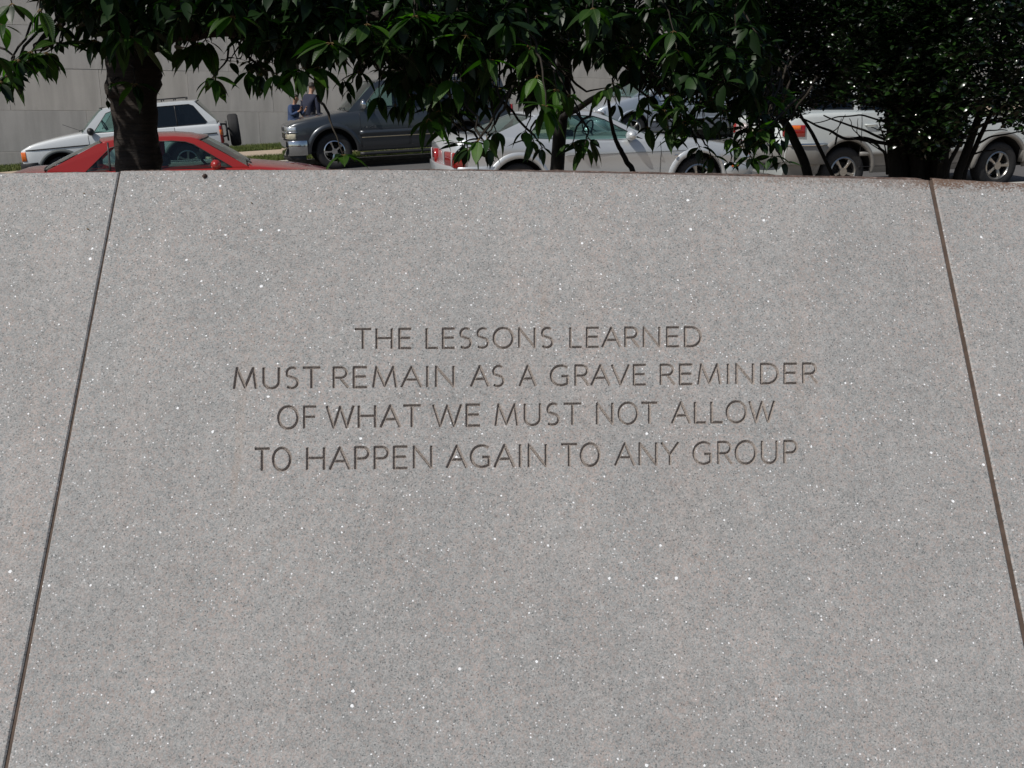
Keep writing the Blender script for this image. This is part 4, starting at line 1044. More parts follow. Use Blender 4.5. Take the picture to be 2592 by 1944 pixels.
# ------------------------------------------------------------ trees behind the wall
def leaf_mat(name, dark, light, rough, trans, coat=.0, spec=.5, vein=False):
    m = bpy.data.materials.new(name); m.use_nodes = True; t = m.node_tree; b = t.nodes['Principled BSDF']; out = t.nodes['Material Output']
    gi = N(t, 'ShaderNodeNewGeometry'); oi = N(t, 'ShaderNodeObjectInfo')
    tc = N(t, 'ShaderNodeTexCoord'); n = N(t, 'ShaderNodeTexNoise', Scale=3.0, Detail=3.0); t.links.new(tc.outputs['Object'], n.inputs['Vector'])
    f = math_(t, 'FRACT', math_(t, 'ADD', math_(t, 'ADD', gi.outputs['Random Per Island'], oi.outputs['Random']), math_(t, 'MULTIPLY', n.outputs['Fac'], .3)))
    c = ramp(t, f, [(0, dark), (.72, tuple(a * .68 + b_ * .32 for a, b_ in zip(dark, light))), (1, light)])
    t.links.new(c, b.inputs['Base Color']); b.inputs['Roughness'].default_value = rough; b.inputs['Specular IOR Level'].default_value = spec
    b.inputs['Coat Weight'].default_value = coat; b.inputs['Coat Roughness'].default_value = .2
    if vein:
        sx = t.nodes.new('ShaderNodeSeparateXYZ'); t.links.new(tc.outputs['Object'], sx.inputs[0])
        h = math_(t, 'SINE', math_(t, 'MULTIPLY', math_(t, 'SUBTRACT', sx.outputs[0], math_(t, 'MULTIPLY', math_(t, 'ABSOLUTE', sx.outputs[1]), 1.1)), 84.0))
        mid = ramp(t, math_(t, 'ABSOLUTE', sx.outputs[1]), [(.0, 1.0), (.03, 0)])
        bp = N(t, 'ShaderNodeBump', Strength=.16, Distance=.02); t.links.new(math_(t, 'SUBTRACT', math_(t, 'MULTIPLY', h, .5), mid), bp.inputs['Height']); t.links.new(bp.outputs[0], b.inputs['Normal'])
        c2 = mixc(t, math_(t, 'MULTIPLY', mid, .5), c, (.09, .14, .04)); t.links.new(c2, b.inputs['Base Color'])
    tl = N(t, 'ShaderNodeBsdfTranslucent'); t.links.new(mixc(t, 1.0, c, (1.6, 2.6, .5), 'MULTIPLY'), tl.inputs[0])
    ms = t.nodes.new('ShaderNodeMixShader'); ms.inputs[0].default_value = trans
    t.links.new(b.outputs[0], ms.inputs[1]); t.links.new(tl.outputs[0], ms.inputs[2]); t.links.new(ms.outputs[0], out.inputs[0])
    return m
M_LEAF = leaf_mat('cherry_leaf', (.007, .019, .005), (.024, .062, .012), .42, .14, spec=.34)
M_LEAF2 = leaf_mat('cherry_leaf_sunlit', (.011, .030, .006), (.075, .175, .018), .42, .26, spec=.36, vein=True)  # brighter copy of the leaf colour, sunlight painted into it
M_HOLLY = leaf_mat('holly_leaf', (.004, .013, .003), (.020, .055, .008), .30, .03, coat=1.0, spec=.6)
def bark(name, ca, cb, band):
    m, t, b = newmat(name); tc = N(t, 'ShaderNodeTexCoord'); mp = N(t, 'ShaderNodeMapping'); mp.inputs['Scale'].default_value = band
    t.links.new(tc.outputs['Object'], mp.inputs[0]); n = N(t, 'ShaderNodeTexNoise', Scale=1.0, Detail=8.0, Roughness=.7, Distortion=.6); t.links.new(mp.outputs[0], n.inputs['Vector'])
    t.links.new(ramp(t, n.outputs['Fac'], [(.32, ca), (.68, cb)]), b.inputs['Base Color']); b.inputs['Roughness'].default_value = .8
    bp = N(t, 'ShaderNodeBump', Strength=.9, Distance=.008); t.links.new(n.outputs['Fac'], bp.inputs['Height']); t.links.new(bp.outputs[0], b.inputs['Normal'])
    return m
M_BARK = bark('cherry_bark', (.006, .005, .004), (.055, .040, .031), (9, 9, 70)); M_STEM = bark('holly_bark', (.010, .009, .008), (.034, .030, .025), (30, 30, 12))
M_TWIG = simple('twig_bark', (.022, .016, .010), .8, noise=.4, nscale=60); M_PETI = simple('petiole', (.16, .10, .03), .6, noise=.2, nscale=60)

def leaf_template(nu=6, hwid=.23, fold=.18, droop=.22, tip=1.6, serr=0.0):
    """unit length leaf along +x, face +z"""
    V = []; F = []
    for i in range(nu + 1):
        u = i / nu
        w = hwid * (math.sin(PI * min(1, u ** .8)) ** .85) * (1 - .25 * u) if 0 < i < nu else 0.004
        if 0 < i < nu and u > .78: w *= .62
        z = -droop * u * u
        V += [(u, -w, z + fold * w), (u, 0, z), (u, w, z + fold * w)]
    for i in range(nu):
        a = 3 * i; F += [(a, a + 3, a + 4, a + 1), (a + 1, a + 4, a + 5, a + 2)]
    return np.array(V), np.array(F)
LV, LF = leaf_template(7)
leaf_meshes = []
for dr, fo, hw_ in ((.22, .2, .23), (.34, .35, .21), (.10, .25, .25), (.45, .15, .20)):
    v, f = leaf_template(9, hw_, fo, dr)
    me = bpy.data.meshes.new('leaf'); me.from_pydata([tuple(p) for p in v], [], [tuple(int(i) for i in q) for q in f]); me.materials.append(M_LEAF2); me.shade_smooth(); leaf_meshes.append(me)
def frame_from(dirv, upv):
    x = dirv.normalized(); y = upv.cross(x)
    if y.length < 1e-3: y = Vector((0, 1, 0)).cross(x)
    y.normalize(); z = x.cross(y); return x, y, z
def whorl(P, n, ln, rng, droop=(-.95, -.25), az=None, spread=2 * PI, bias=None):
    """leaves round a twig tip: list of (base, dir, up, length)"""
    out = []; a0 = rng.uniform(0, 2 * PI)
    for k in range(n):
        a = (a0 + 2 * PI * k / n + rng.normal(0, .35)) if az is None else az + rng.uniform(-spread / 2, spread / 2)
        el = rng.uniform(*droop)
        d = Vector((math.cos(a) * math.cos(el), math.sin(a) * math.cos(el) * .9, math.sin(el)))
        if bias is not None: d = (d + bias).normalized()
        up = Vector((rng.normal(0, .28), rng.normal(0, .28), 1))
        out.append((P + d * ln * .14, d, up, ln * rng.uniform(.55, 1.15)))
    return out
def stuff_leaves(name, leaves, tmplV, tmplF, mat, parent):
    n = len(leaves); Vn = len(tmplV)
    B = np.array([tuple(l[0]) for l in leaves]); Ln = np.array([l[3] for l in leaves])
    D = np.array([tuple(l[1]) for l in leaves]); U = np.array([tuple(l[2]) for l in leaves])
    D /= np.linalg.norm(D, axis=1)[:, None]; Y = np.cross(U, D); Y /= np.linalg.norm(Y, axis=1)[:, None] + 1e-9; Z = np.cross(D, Y)
    V = B[:, None, :] + (tmplV[None, :, 0:1] * D[:, None, :] + tmplV[None, :, 1:2] * Y[:, None, :] + tmplV[None, :, 2:3] * Z[:, None, :]) * Ln[:, None, None]
    F = (tmplF[None] + (np.arange(n) * Vn)[:, None, None]).reshape(-1, tmplF.shape[1])
    o = np_mesh(name, V.reshape(-1, 3), F, mat, parent, True); o['kind'] = 'stuff'; return o
def put_leaf(l, parent, rng):
    x, y, z = frame_from(l[1], l[2]); s = l[3]
    o = bpy.data.objects.new('leaf', leaf_meshes[int(rng.integers(0, 4))]); COL.objects.link(o); o.parent = parent
    o.matrix_local = Matrix(((x.x*s, y.x*s, z.x*s, l[0].x), (x.y*s, y.y*s, z.y*s, l[0].y), (x.z*s, y.z*s, z.z*s, l[0].z), (0, 0, 0, 1)))
    return o
def wander(a, b, n, amp, rng):
    a, b = Vector(a), Vector(b); pts = []
    for i in range(n + 1):
        f = i / n; j = amp * math.sin(PI * f)
        pts.append(a.lerp(b, f) + Vector((rng.normal(0, j), rng.normal(0, j), rng.normal(0, j))))
    return pts
def rough_trunk(path, rads, burls, n=26, m=60, seed=1):
    """trunk with ring bands and lumps"""
    rr = np.random.default_rng(seed); P = [Vector(p) for p in path]; V = []; F = []
    ph = rr.uniform(0, 6.28, 8)
    for i in range(m + 1):
        f = i / m * (len(P) - 1); k = min(int(f), len(P) - 2); u = f - k
        c = P[k].lerp(P[k + 1], u); r = rads[k] + (rads[k + 1] - rads[k]) * u
        for j in range(n):
            a = 2 * PI * j / n; q = 1 + .05 * math.sin(3 * a + ph[0]) + .03 * math.sin(5 * a + ph[1] + c.z * 9) + .02 * math.sin(c.z * 70 + ph[2]) + rr.normal(0, .012)
            p = c + Vector((math.cos(a), math.sin(a), 0)) * r * q
            for (bc, br, bh) in burls:
                d = (p - bc).length / br
                if d < 1: p += Vector((math.cos(a), math.sin(a), 0)) * bh * (1 - d * d) * (1 + rr.normal(0, .16))
            V.append(p)
    for i in range(m):
        for j in range(n): F.append((i*n+j, i*n+(j+1) % n, (i+1)*n+(j+1) % n, (i+1)*n+j))
    return V, F
def ground_at(x, y):
    return .95 - (y - 2.1) * .09

# --- cherry tree 1, trunk at the left
r1 = np.random.default_rng(5)
tb = at_depth(350, 560, 3.75); tb.z = ground_at(tb.x, tb.y) - .03
cherry = tag(empty('cherry_tree', tb), 'large-leaved cherry tree with a thick banded trunk at the left joint of the wall', 'tree', 'cherry trees behind the wall')
def L_(p): return Vector(p) - tb
path = [tb + Vector((0, 0, -.1)), at_depth(352, 440, 3.75), at_depth(345, 330, 3.75), at_depth(338, 240, 3.75), at_depth(332, 140, 3.75), at_depth(338, 40, 3.76), at_depth(330, -160, 3.8), at_depth(300, -520, 3.9)]
rads = [.095, .078, .076, .082, .082, .08, .06, .04]
burls = [(at_depth(420, 190, 3.78), .075, .028), (at_depth(412, 235, 3.72), .05, .02), (at_depth(285, 225, 3.7), .045, .016), (at_depth(430, 400, 3.8), .06, .022)]
V, F = rough_trunk([L_(p) for p in path], rads, [(L_(a), b, c) for a, b, c in burls])
mesh('trunk', V, F, M_BARK, cherry, True)
def limb(tree, org, pts, r0, r1_, mat=None, name='limb'):
    P = []
    for a, b in zip(pts[:-1], pts[1:]): P += wander(a, b, 5, .006, r1)[:-1]
    P.append(pts[-1]); P = smooth_pts([Vector(p) for p in P]); n = len(P)
    return MB().tube([Vector(p) - org for p in P], [r0 + (r1_ - r0) * i / (n - 1) for i in range(n)], 9).build(name, mat or M_BARK, tree, True)
limb(cherry, tb, [at_depth(345, 130, 3.76), at_depth(440, 78, 3.7), at_depth(560, 72, 3.6), at_depth(680, 78, 3.5), at_depth(860, 40, 3.35), at_depth(1050, 30, 3.3)], .040, .012)
limb(cherry, tb, [at_depth(335, 20, 3.78), at_depth(240, -60, 3.6), at_depth(120, -90, 3.4), at_depth(-60, -60, 3.2)], .038, .012)
limb(cherry, tb, [at_depth(338, -20, 3.8), at_depth(480, -160, 3.9), at_depth(760, -260, 4.0), at_depth(1100, -230, 4.2)], .045, .014)
# --- cherry tree 2, thin trunk in the middle
tb2 = at_depth(1405, 560, 6.2); tb2.z = ground_at(tb2.x, tb2.y) - .03
cherry2 = tag(empty('cherry_tree', tb2), 'slender cherry tree whose thin trunk crosses the silver coupe', 'tree', 'cherry trees behind the wall')
path2 = [tb2 + Vector((0, 0, -.1)), at_depth(1408, 440, 6.2), at_depth(1416, 330, 6.2), at_depth(1428, 250, 6.2), at_depth(1425, 120, 6.1), at_depth(1400, -100, 6.0), at_depth(1380, -400, 6.0)]
V, F = rough_trunk([Vector(p) - tb2 for p in path2], [.06, .043, .040, .040, .045, .04, .03], [], 16, 40, 2)
mesh('trunk', V, F, M_STEM, cherry2, True)
limb(cherry2, tb2, [at_depth(1420, 300, 6.2), at_depth(1500, 250, 5.6), at_depth(1600, 200, 5.2), at_depth(1720, 60, 5.0)], .02, .008, M_STEM)
limb(cherry2, tb2, [at_depth(1420, 200, 6.2), at_depth(1300, 120, 5.4), at_depth(1150, 60, 5.0)], .025, .008, M_STEM)
# --- leaning bare stems between coupe and SUV (part of cherry 2's suckers)
limb(cherry2, tb2, [at_depth(1660, 560, 5.6), at_depth(1600, 430, 5.6), at_depth(1572, 380, 5.6), at_depth(1552, 335, 5.6), at_depth(1540, 250, 5.5)], .018, .008, M_STEM, 'sucker')

# --- leaf clusters the photograph shows singly: (x, y, depth, leaves, length, droop, twig from (dx, dy))
CL = [(100, 22, 3.0, 3, .105, (-1.3, -.9), (-10, -160)), (30, 8, 3.1, 4, .10, (-.9, -.2), (-40, -160)), (4, 62, 3.0, 2, .10, (-.7, -.2), (-120, -60)),
      (150, 62, 3.3, 6, .10, (-1.0, .3), (-10, -200)), (150, 108, 3.3, 7, .095, (-1.1, .0), (10, -60)), (118, 132, 3.25, 7, .09, (-1.2, -.3), (40, -30)), (78, 130, 3.2, 7, .09, (-1.2, -.3), (40, -6)),
      (45, 150, 3.15, 6, .09, (-1.3, -.5), (36, -20)), (22, 190, 3.1, 6, .085, (-1.3, -.5), (26, -40)), (0, 205, 3.05, 5, .09, (-1.2, -.4), (20, -20)), (-10, 140, 3.0, 4, .09, (-.9, -.1), (-40, -60)),
      (215, 60, 3.4, 8, .10, (-1.2, -.1), (30, -60)), (240, 100, 3.45, 8, .10, (-1.3, -.3), (30, -60)), (300, 84, 3.3, 9, .125, (-1.2, -.2), (10, -80)), (330, 90, 3.2, 6, .14, (-.9, -.3), (10, -60)),
      (262, 110, 3.5, 6, .10, (-1.3, -.5), (20, -60)), (340, 212, 3.45, 10, .095, (-1.1, .0), (0, -40)), (285, 208, 3.55, 4, .05, (-1.2, -.4), (20, -20)), (270, 250, 3.6, 2, .05, (-1.4, -1.1), (6, -20)),
      (440, 30, 3.3, 8, .12, (-1.3, -.2), (0, -60)), (452, 46, 3.2, 3, .11, (-1.3, -1.0), (0, -60)), (500, 108, 3.35, 7, .12, (-1.3, -.2), (20, -40)), (520, 100, 3.4, 8, .12, (-1.3, -.5), (10, -40)), (470, 120, 3.4, 4, .11, (-.6, -.1), (30, -60)),
      (395, 100, 3.5, 4, .09, (-1.2, -.6), (0, -60)), (538, 196, 3.2, 8, .088, (-1.0, -.1), (38, -46)), (600, 148, 3.6, 3, .045, (-1.0, .0), (-20, -60)), (608, 150, 3.6, 2, .04, (-.6, .2), (10, -40)),
      (632, 178, 3.3, 5, .085, (-1.3, -.6), (-10, -60)), (660, 184, 3.3, 5, .10, (-1.3, -.5), (-20, -12)), (700, 186, 3.25, 6, .10, (-1.2, -.3), (-30, -10)), (740, 172, 3.25, 7, .10, (-1.1, -.2), (-10, -60)),
      (768, 170, 3.2, 6, .11, (-1.25, -.5), (0, -60)), (806, 168, 3.25, 5, .11, (-1.2, -.5), (10, -60)), (838, 108, 3.1, 8, .13, (-1.1, -.1), (-14, -70)), (720, 110, 3.3, 8, .12, (-1.3, -.3), (10, -60)), (640, 90, 3.4, 7, .10, (-1.3, -.3), (0, -60)),
      (775, 60, 3.2, 7, .13, (-1.3, -.4), (0, -60)), (868, 200, 3.5, 4, .08, (-1.2, -.4), (60, -30)), (880, 228, 3.5, 3, .07, (-1.4, -.8), (20, -40)), (910, 180, 3.6, 6, .09, (-1.2, -.3), (20, -50)),
      (868, 392, 3.1, 7, .085, (-.75, -.05), (-34, -90)), (1000, 262, 3.4, 5, .09, (-1.4, -.8), (0, -60)), (1035, 250, 3.4, 5, .09, (-1.4, -.8), (0, -60)), (1085, 300, 3.2, 5, .12, (-1.3, -.5), (10, -70)), (1110, 280, 3.3, 4, .10, (-.7, -.2), (0, -60)),
      (1140, 240, 3.4, 5, .10, (-1.4, -.8), (0, -60)), (1180, 230, 3.4, 5, .10, (-1.4, -.8), (0, -60)), (1060, 235, 3.3, 6, .10, (-1.2, -.4), (0, -60)), (960, 240, 3.5, 5, .09, (-1.3, -.6), (0, -60)),
      (1212, 352, 3.1, 5, .095, (-1.2, -.3), (60, -90)), (1190, 376, 3.1, 4, .08, (-1.1, -.1), (24, -26)), (1160, 362, 3.15, 3, .08, (-.3, .2), (50, -10)), (1232, 345, 3.0, 2, .09, (-1.0, -.7), (20, -30)), (1240, 372, 3.1, 2, .075, (-1.4, -1.0), (-20, -20)),
      (1382, 268, 2.9, 11, .105, (-1.1, .15), (-14, -120)), (1345, 116, 3.2, 9, .115, (-1.1, .1), (-10, -80)), (1300, 80, 3.3, 7, .11, (-1.2, -.2), (-10, -80)), (1330, 330, 3.3, 5, .08, (-1.3, -.4), (20, -60)), (1345, 352, 3.3, 5, .075, (-1.2, -.2), (0, -30)),
      (1372, 372, 3.3, 4, .07, (-1.3, -.5), (-20, -30)), (1440, 240, 3.2, 5, .095, (-.8, -.1), (-30, -60)), (1490, 350, 3.4, 6, .10, (-1.3, -.4), (-40, -100)), (1480, 368, 3.3, 5, .09, (-1.2, -.2), (10, -40)), (1450, 360, 3.3, 4, .085, (-1.3, -.6), (10, -40)),
      (1535, 222, 3.4, 5, .085, (-1.35, -.3), (-50, 10)), (1552, 208, 3.4, 4, .075, (-1.3, -.4), (20, -60)), (1590, 170, 3.6, 6, .085, (-1.2, -.3), (0, -60)), (1640, 240, 3.6, 6, .085, (-1.3, -.4), (10, -60)), (1670, 280, 3.6, 5, .085, (-1.2, -.2), (-20, -50)),
      (1705, 78, 3.2, 5, .10, (-.8, -.1), (-30, -90)), (1712, 124, 3.2, 6, .105, (-1.1, -.4), (-8, -40)), (1745, 330, 3.5, 6, .08, (-1.2, -.1), (-40, -50)), (1710, 350, 3.5, 4, .08, (-1.0, .0), (20, -40)), (1770, 370, 3.5, 5, .08, (-1.3, -.4), (-20, -40)),
      (1800, 395, 3.5, 5, .08, (-1.2, -.2), (-20, -40)), (1880, 370, 3.4, 6, .075, (-1.2, -.1), (-10, -60)), (1900, 395, 3.4, 6, .07, (-1.2, -.2), (-10, -40)), (1930, 360, 3.4, 6, .07, (-1.2, .0), (-10, -60)), (1955, 395, 3.4, 6, .07, (-1.2, -.1), (-10, -40)),
      (1850, 350, 3.5, 6, .075, (-1.2, -.1), (0, -60)), (1985, 410, 3.4, 4, .065, (-1.0, .0), (-20, -30)), (1640, 320, 3.6, 4, .08, (-1.2, -.1), (0, -60)), (1700, 250, 3.6, 6, .085, (-1.2, -.2), (0, -60)), (1600, 120, 3.5, 7, .09, (-1.2, -.2), (0, -60))]
CL += [(1410, 225, 3.1, 6, .10, (-1.2, -.1), (-10, -50)), (1360, 190, 3.1, 7, .11, (-1.2, .0), (-10, -60)),
       (1090, 210, 3.2, 6, .11, (-1.3, -.3), (0, -60)), (1150, 200, 3.2, 6, .11, (-1.3, -.3), (0, -60)), (1225, 200, 3.3, 6, .11, (-1.3, -.3), (0, -60)), (1010, 200, 3.3, 6, .11, (-1.3, -.3), (0, -60)), (1200, 255, 3.6, 5, .09, (-1.3, -.3), (0, -60)),
       (1255, 330, 3.3, 4, .08, (-1.3, -.5), (-10, -60)), (1130, 325, 3.4, 4, .09, (-1.2, -.3), (10, -60)), (1620, 275, 3.5, 5, .085, (-1.2, -.2), (0, -60)), (1690, 320, 3.5, 5, .085, (-1.2, -.2), (0, -60)), (1560, 260, 3.6, 3, .07, (-1.3, -.4), (-10, -60)),
       (1830, 300, 3.5, 6, .08, (-1.2, -.2), (0, -60)), (1780, 300, 3.5, 6, .08, (-1.2, -.2), (0, -60)), (1725, 290, 3.5, 6, .08, (-1.2, -.2), (0, -60)), (1850, 410, 3.5, 4, .07, (-1.0, -.1), (0, -30)), (1500, 20, 3.2, 8, .11, (-1.2, -.1), (0, -60)),
       (1180, 90, 3.1, 8, .12, (-1.1, -.1), (0, -60)), (1050, 40, 3.1, 8, .12, (-1.1, -.1), (0, -60)), (930, 60, 3.1, 8, .12, (-1.1, -.1), (0, -60)), (590, 40, 3.1, 8, .11, (-1.1, -.1), (0, -60)), (1240, 150, 3.1, 7, .11, (-1.1, -.1), (0, -60))]
rq = np.random.default_rng(77)
for (xa_, xb_, ya_, yb_, n_) in ((1680, 1990, 235, 330, 30), (1080, 1290, 215, 290, 16), (1880, 1985, 320, 385, 10), (1160, 1230, 345, 385, 3), (0, 130, 150, 190, 5), (560, 700, 150, 172, 4)):
    for _ in range(n_):
        CL.append((rq.uniform(xa_, xb_), rq.uniform(ya_, yb_), rq.uniform(3.3, 4.0), int(rq.integers(5, 8)), rq.uniform(.065, .095), (-1.2, .3), (rq.uniform(-40, 40), -40)))
single = []; twigs = {0: MB(), 1: MB()}; pets = {0: MB(), 1: MB()}
for (px, py, d, n, ln, dr, (tx, ty)) in CL:
    n += 3 if px < 260 else 0
    P = at_depth(px, py, d); ti = 0 if px < 1250 else 1; org = tb if ti == 0 else tb2
    a = at_depth(px + tx, py + ty, d + r1.uniform(.05, .25))
    b = at_depth(px + tx + r1.uniform(-110, 110), py + ty - r1.uniform(50, 130), d + r1.uniform(.1, .5))
    twigs[ti].tube([q - org for q in wander(b, a, 4, .006, r1)[:-1] + wander(a, P, 4, .0025, r1)], [.0045] * 4 + [.0035, .003, .0025, .002, .0018], 5)
    for l in whorl(P, n, ln * .88, r1, (dr[0] * .88, dr[1] + .15)):
        single.append((ti, l)); pets[ti].tube([P - org, l[0] - org], .0011, 4)
# --- mass of foliage along the top of the frame and above it
LOW = [(-400, -150), (0, -95), (60, -70), (110, -30), (150, 30), (200, 75), (260, 110), (330, 130), (420, 120), (480, 110), (560, 110), (600, 60), (640, 130), (700, 170), (800, 185), (880, 150), (930, 200), (1000, 245), (1100, 245), (1200, 210),
       (1255, 225), (1275, 170), (1300, 235), (1340, 275), (1390, 290), (1420, 205), (1455, 180), (1560, 172), (1600, 195), (1660, 235), (1740, 265), (1850, 300), (2000, 250), (2700, 180)]
lx = np.array([a for a, _ in LOW]); ly = np.array([b for _, b in LOW])
fill = {0: [], 1: []}; r2 = np.random.default_rng(21)
def top_gap(px, py):                             # openings where the building shows through
    for (x, y, rx, ry) in ((560, 95, 60, 14), (430, 118, 40, 30), (1010, 100, 8, 8), (1045, 185, 26, 14), (945, 125, 28, 24), (60, 60, 110, 60), (1500, 220, 60, 60), (1280, 190, 20, 30), (1490, 165, 40, 20), (1435, 165, 20, 16)):
        if ((px - x) / rx) ** 2 + ((py - y) / ry) ** 2 < 1: return True
    return False
n_cl = 0
while n_cl < 3300:
    px = r2.uniform(-350, 1950); d = r2.uniform(3.1, 5.0) if px < 1300 else r2.uniform(3.3, 5.6)
    lim = np.interp(px, lx, ly)
    py = r2.uniform(min(-420 if d > 3.7 else -120, lim - 60), lim)
    lnp = .1 * 2520 / d
    if py + lnp * .55 > lim: continue
    if top_gap(px, py + lnp * .35): continue
    n_cl += 1
    ti = 0 if px < 1250 else 1; P = at_depth(px, py, d); org = tb if ti == 0 else tb2
    if r2.random() < .12:
        twigs[ti].tube([q - org for q in wander(P + Vector((r2.uniform(-.15, .15), r2.uniform(0, .2), r2.uniform(.1, .25))), P, 4, .008, r2)], [.005, .004, .0035, .003, .002], 5)
    for l in whorl(P, int(r2.integers(5, 10)), r2.uniform(.062, .10), r2, (-1.15, .3)): fill[ti].append(l)
# crown above the frame: shades the leaves below
for k in range(1300):
    px = r2.uniform(-1100, 1600); d = r2.uniform(3.9, 6.8); z = r2.uniform(2.3, 4.3)
    P = at_depth(px, 100, d); P.z = z + .25 * math.sin(P.x * 3); ti = 0 if px < 1250 else 1
    for l in whorl(P, 7, r2.uniform(.09, .14), r2, (-1.2, .1)): fill[ti].append(l)
for ti, tree, org in ((0, cherry, tb), (1, cherry2, tb2)):
    twigs[ti].build('twigs', M_TWIG, tree, True)['kind'] = 'stuff'
    pets[ti].build('petioles', M_PETI, tree, True)['kind'] = 'stuff'
    mine = [l for t_, l in single if t_ == ti]
    mine.sort(key=lambda l: -(l[3] / (l[0] - EYE).length))
    for l in mine[:300]: put_leaf((l[0] - org, l[1], l[2], l[3]), tree, r1)
    rest = [(l[0] - org, l[1], l[2], l[3]) for l in mine[300:]] + [(l[0] - org, l[1], l[2], l[3]) for l in fill[ti]]
    stuff_leaves('foliage', rest, LV, LF, M_LEAF, tree)

# --- hollies at the right: small glossy leaves on many thin stems
HV = np.array([(0, 0, 0), (.28, -.20, .05), (.62, -.20, .03), (1, 0, -.08), (.62, .20, .03), (.28, .20, .05), (.5, 0, .13)])
HF = np.array([(0, 1, 6), (1, 2, 6), (2, 3, 6), (3, 4, 6), (4, 5, 6), (5, 0, 6)])
r3 = np.random.default_rng(9)
HLOW = [(1620, -60), (1700, 60), (1760, 170), (1850, 230), (1905, 270), (1960, 285), (2010, 290), (2060, 268), (2100, 262), (2150, 255), (2235, 262), (2262, 360), (2300, 385), (2370, 400), (2420, 350), (2460, 300), (2520, 292), (2592, 330), (2800, 360), (3300, 380)]
hx = np.array([a for a, _ in HLOW]); hy = np.array([b for _, b in HLOW])
def holly(px0, px1, basepx, depth, label, nlv, seed):
    rr = np.random.default_rng(seed); b0 = at_depth(basepx, 560, depth); b0.z = ground_at(b0.x, b0.y) - .03
    tree = tag(empty('holly_tree', b0), label, 'tree', 'hollies behind the wall')
    lv = []; cnt = 0
    ncl = nlv // 9
    while cnt < ncl:
        px = rr.uniform(px0, px1); d = depth + rr.uniform(-.75, .75)
        lim = np.interp(px, hx, hy); py = rr.uniform(-520, lim)
        if py < -150 and rr.random() < .5: continue
        gap = False
        for (x, y, rx, ry) in ((2060, 228, 17, 22), (2155, 255, 12, 26), (2175, 208, 24, 10), (1950, 130, 20, 8), (1985, 140, 22, 8), (1900, 165, 30, 8), (2082, 240, 10, 14), (1860, 60, 14, 8), (1870, 180, 14, 7), (2000, 150, 12, 9), (2090, 200, 6, 5)):
            if ((px - x) / rx) ** 2 + ((py + 4 - y) / ry) ** 2 < 1: gap = True
        if gap: continue
        cnt += 1; P = np.array(at_depth(px, py, d) - b0); m_ = 9
        q = P + rr.normal(0, 1, (m_, 3)) * (.022, .04, .02); a = rr.uniform(0, 2 * PI, m_); el = rr.uniform(-.5, .9, m_)
        dv = np.stack([np.cos(a) * np.cos(el), np.sin(a) * np.cos(el), np.sin(el)], 1); up = np.concatenate([rr.normal(0, .5, (m_, 2)), np.ones((m_, 1))], 1)
        ll = rr.uniform(.028, .045, m_); lv += [(q[k], dv[k], up[k], ll[k]) for k in range(m_)]
    stuff_leaves('foliage', lv, HV, HF, M_HOLLY, tree)
    return tree, b0, rr
def stems(tree, b0, rr, lst):
    for pts, ra, rb in lst:
        P = []
        q = [at_depth(x, y, d) for x, y, d in pts]
        for a, b in zip(q[:-1], q[1:]): P += wander(a, b, 3, .0035, rr)[:-1]
        P.append(q[-1]); P = smooth_pts([Vector(p) for p in P]); n = len(P)
        MB().tube([p - b0 for p in P], [ra + (rb - ra) * i / (n - 1) for i in range(n)], 9).build('stem', M_STEM, tree, True)
t1, b1, q1 = holly(1640, 2140, 2080, 5.6, 'dark dense holly hanging over the back of the white SUV', 46000, 31)
stems(t1, b1, q1, [([(2080, 620, 5.6), (2040, 420, 5.6), (2000, 330, 5.6), (1940, 240, 5.5), (1850, 100, 5.4), (1820, -200, 5.4)], .03, .012),
                   ([(2190, 620, 5.5), (2060, 345, 5.5), (2030, 300, 5.5), (1990, 200, 5.4)], .012, .006)])
t2, b2, q2 = holly(2120, 2420, 2310, 5.2, 'multi-stemmed holly whose black trunks stand in front of the white SUV doors', 34000, 32)
st = []
for i, (xb, xt) in enumerate(((2268, 2255), (2288, 2262), (2305, 2290), (2322, 2310), (2340, 2330), (2358, 2352), (2372, 2385))):
    st.append(([(xb + 6 * (i - 3), 620, 5.2 + .06 * (i % 3)), (xb, 440, 5.2 + .06 * (i % 3)), ((xb + xt) / 2, 350, 5.2), (xt, 240, 5.2), (xt - 20 + 12 * i, 60, 5.1), (xt - 60 + 30 * i, -250, 5.1)], .040, .018))
stems(t2, b2, q2, st)
# bare low branches reaching across the SUV
br = [([(2262, 368, 5.1), (2200, 352, 5.0), (2140, 352, 5.0), (2085, 325, 5.0), (2030, 300, 4.9)], .010, .004), ([(2262, 360, 5.1), (2190, 330, 5.0), (2130, 310, 5.0), (2085, 292, 4.9)], .007, .003),
      ([(2248, 312, 5.1), (2180, 290, 5.0), (2120, 295, 5.0), (2060, 312, 4.9)], .005, .002), ([(2246, 440, 5.1), (2240, 385, 5.0), (2215, 362, 5.0), (2150, 350, 5.0)], .008, .004),
      ([(2255, 380, 5.0), (2228, 320, 5.0), (2215, 300, 4.9)], .004, .002), ([(2258, 400, 5.0), (2160, 330, 4.9), (2150, 300, 4.9)], .003, .0015), ([(2120, 345, 5.0), (2112, 370, 4.9), (2130, 300, 4.9)], .003, .0015),
      ([(2250, 430, 5.0), (2235, 330, 4.9), (2205, 322, 4.9)], .004, .0015), ([(2100, 340, 5.0), (2125, 318, 4.9), (2140, 290, 4.9)], .003, .0015), ([(2180, 360, 5.0), (2168, 330, 4.9), (2172, 300, 4.9)], .0025, .0012)]
stems(t2, b2, q2, br)
t3, b3, q3 = holly(2380, 3150, 2440, 5.0, 'bright glossy holly at the right end, its slanting stems before the front wheel', 50000, 33)
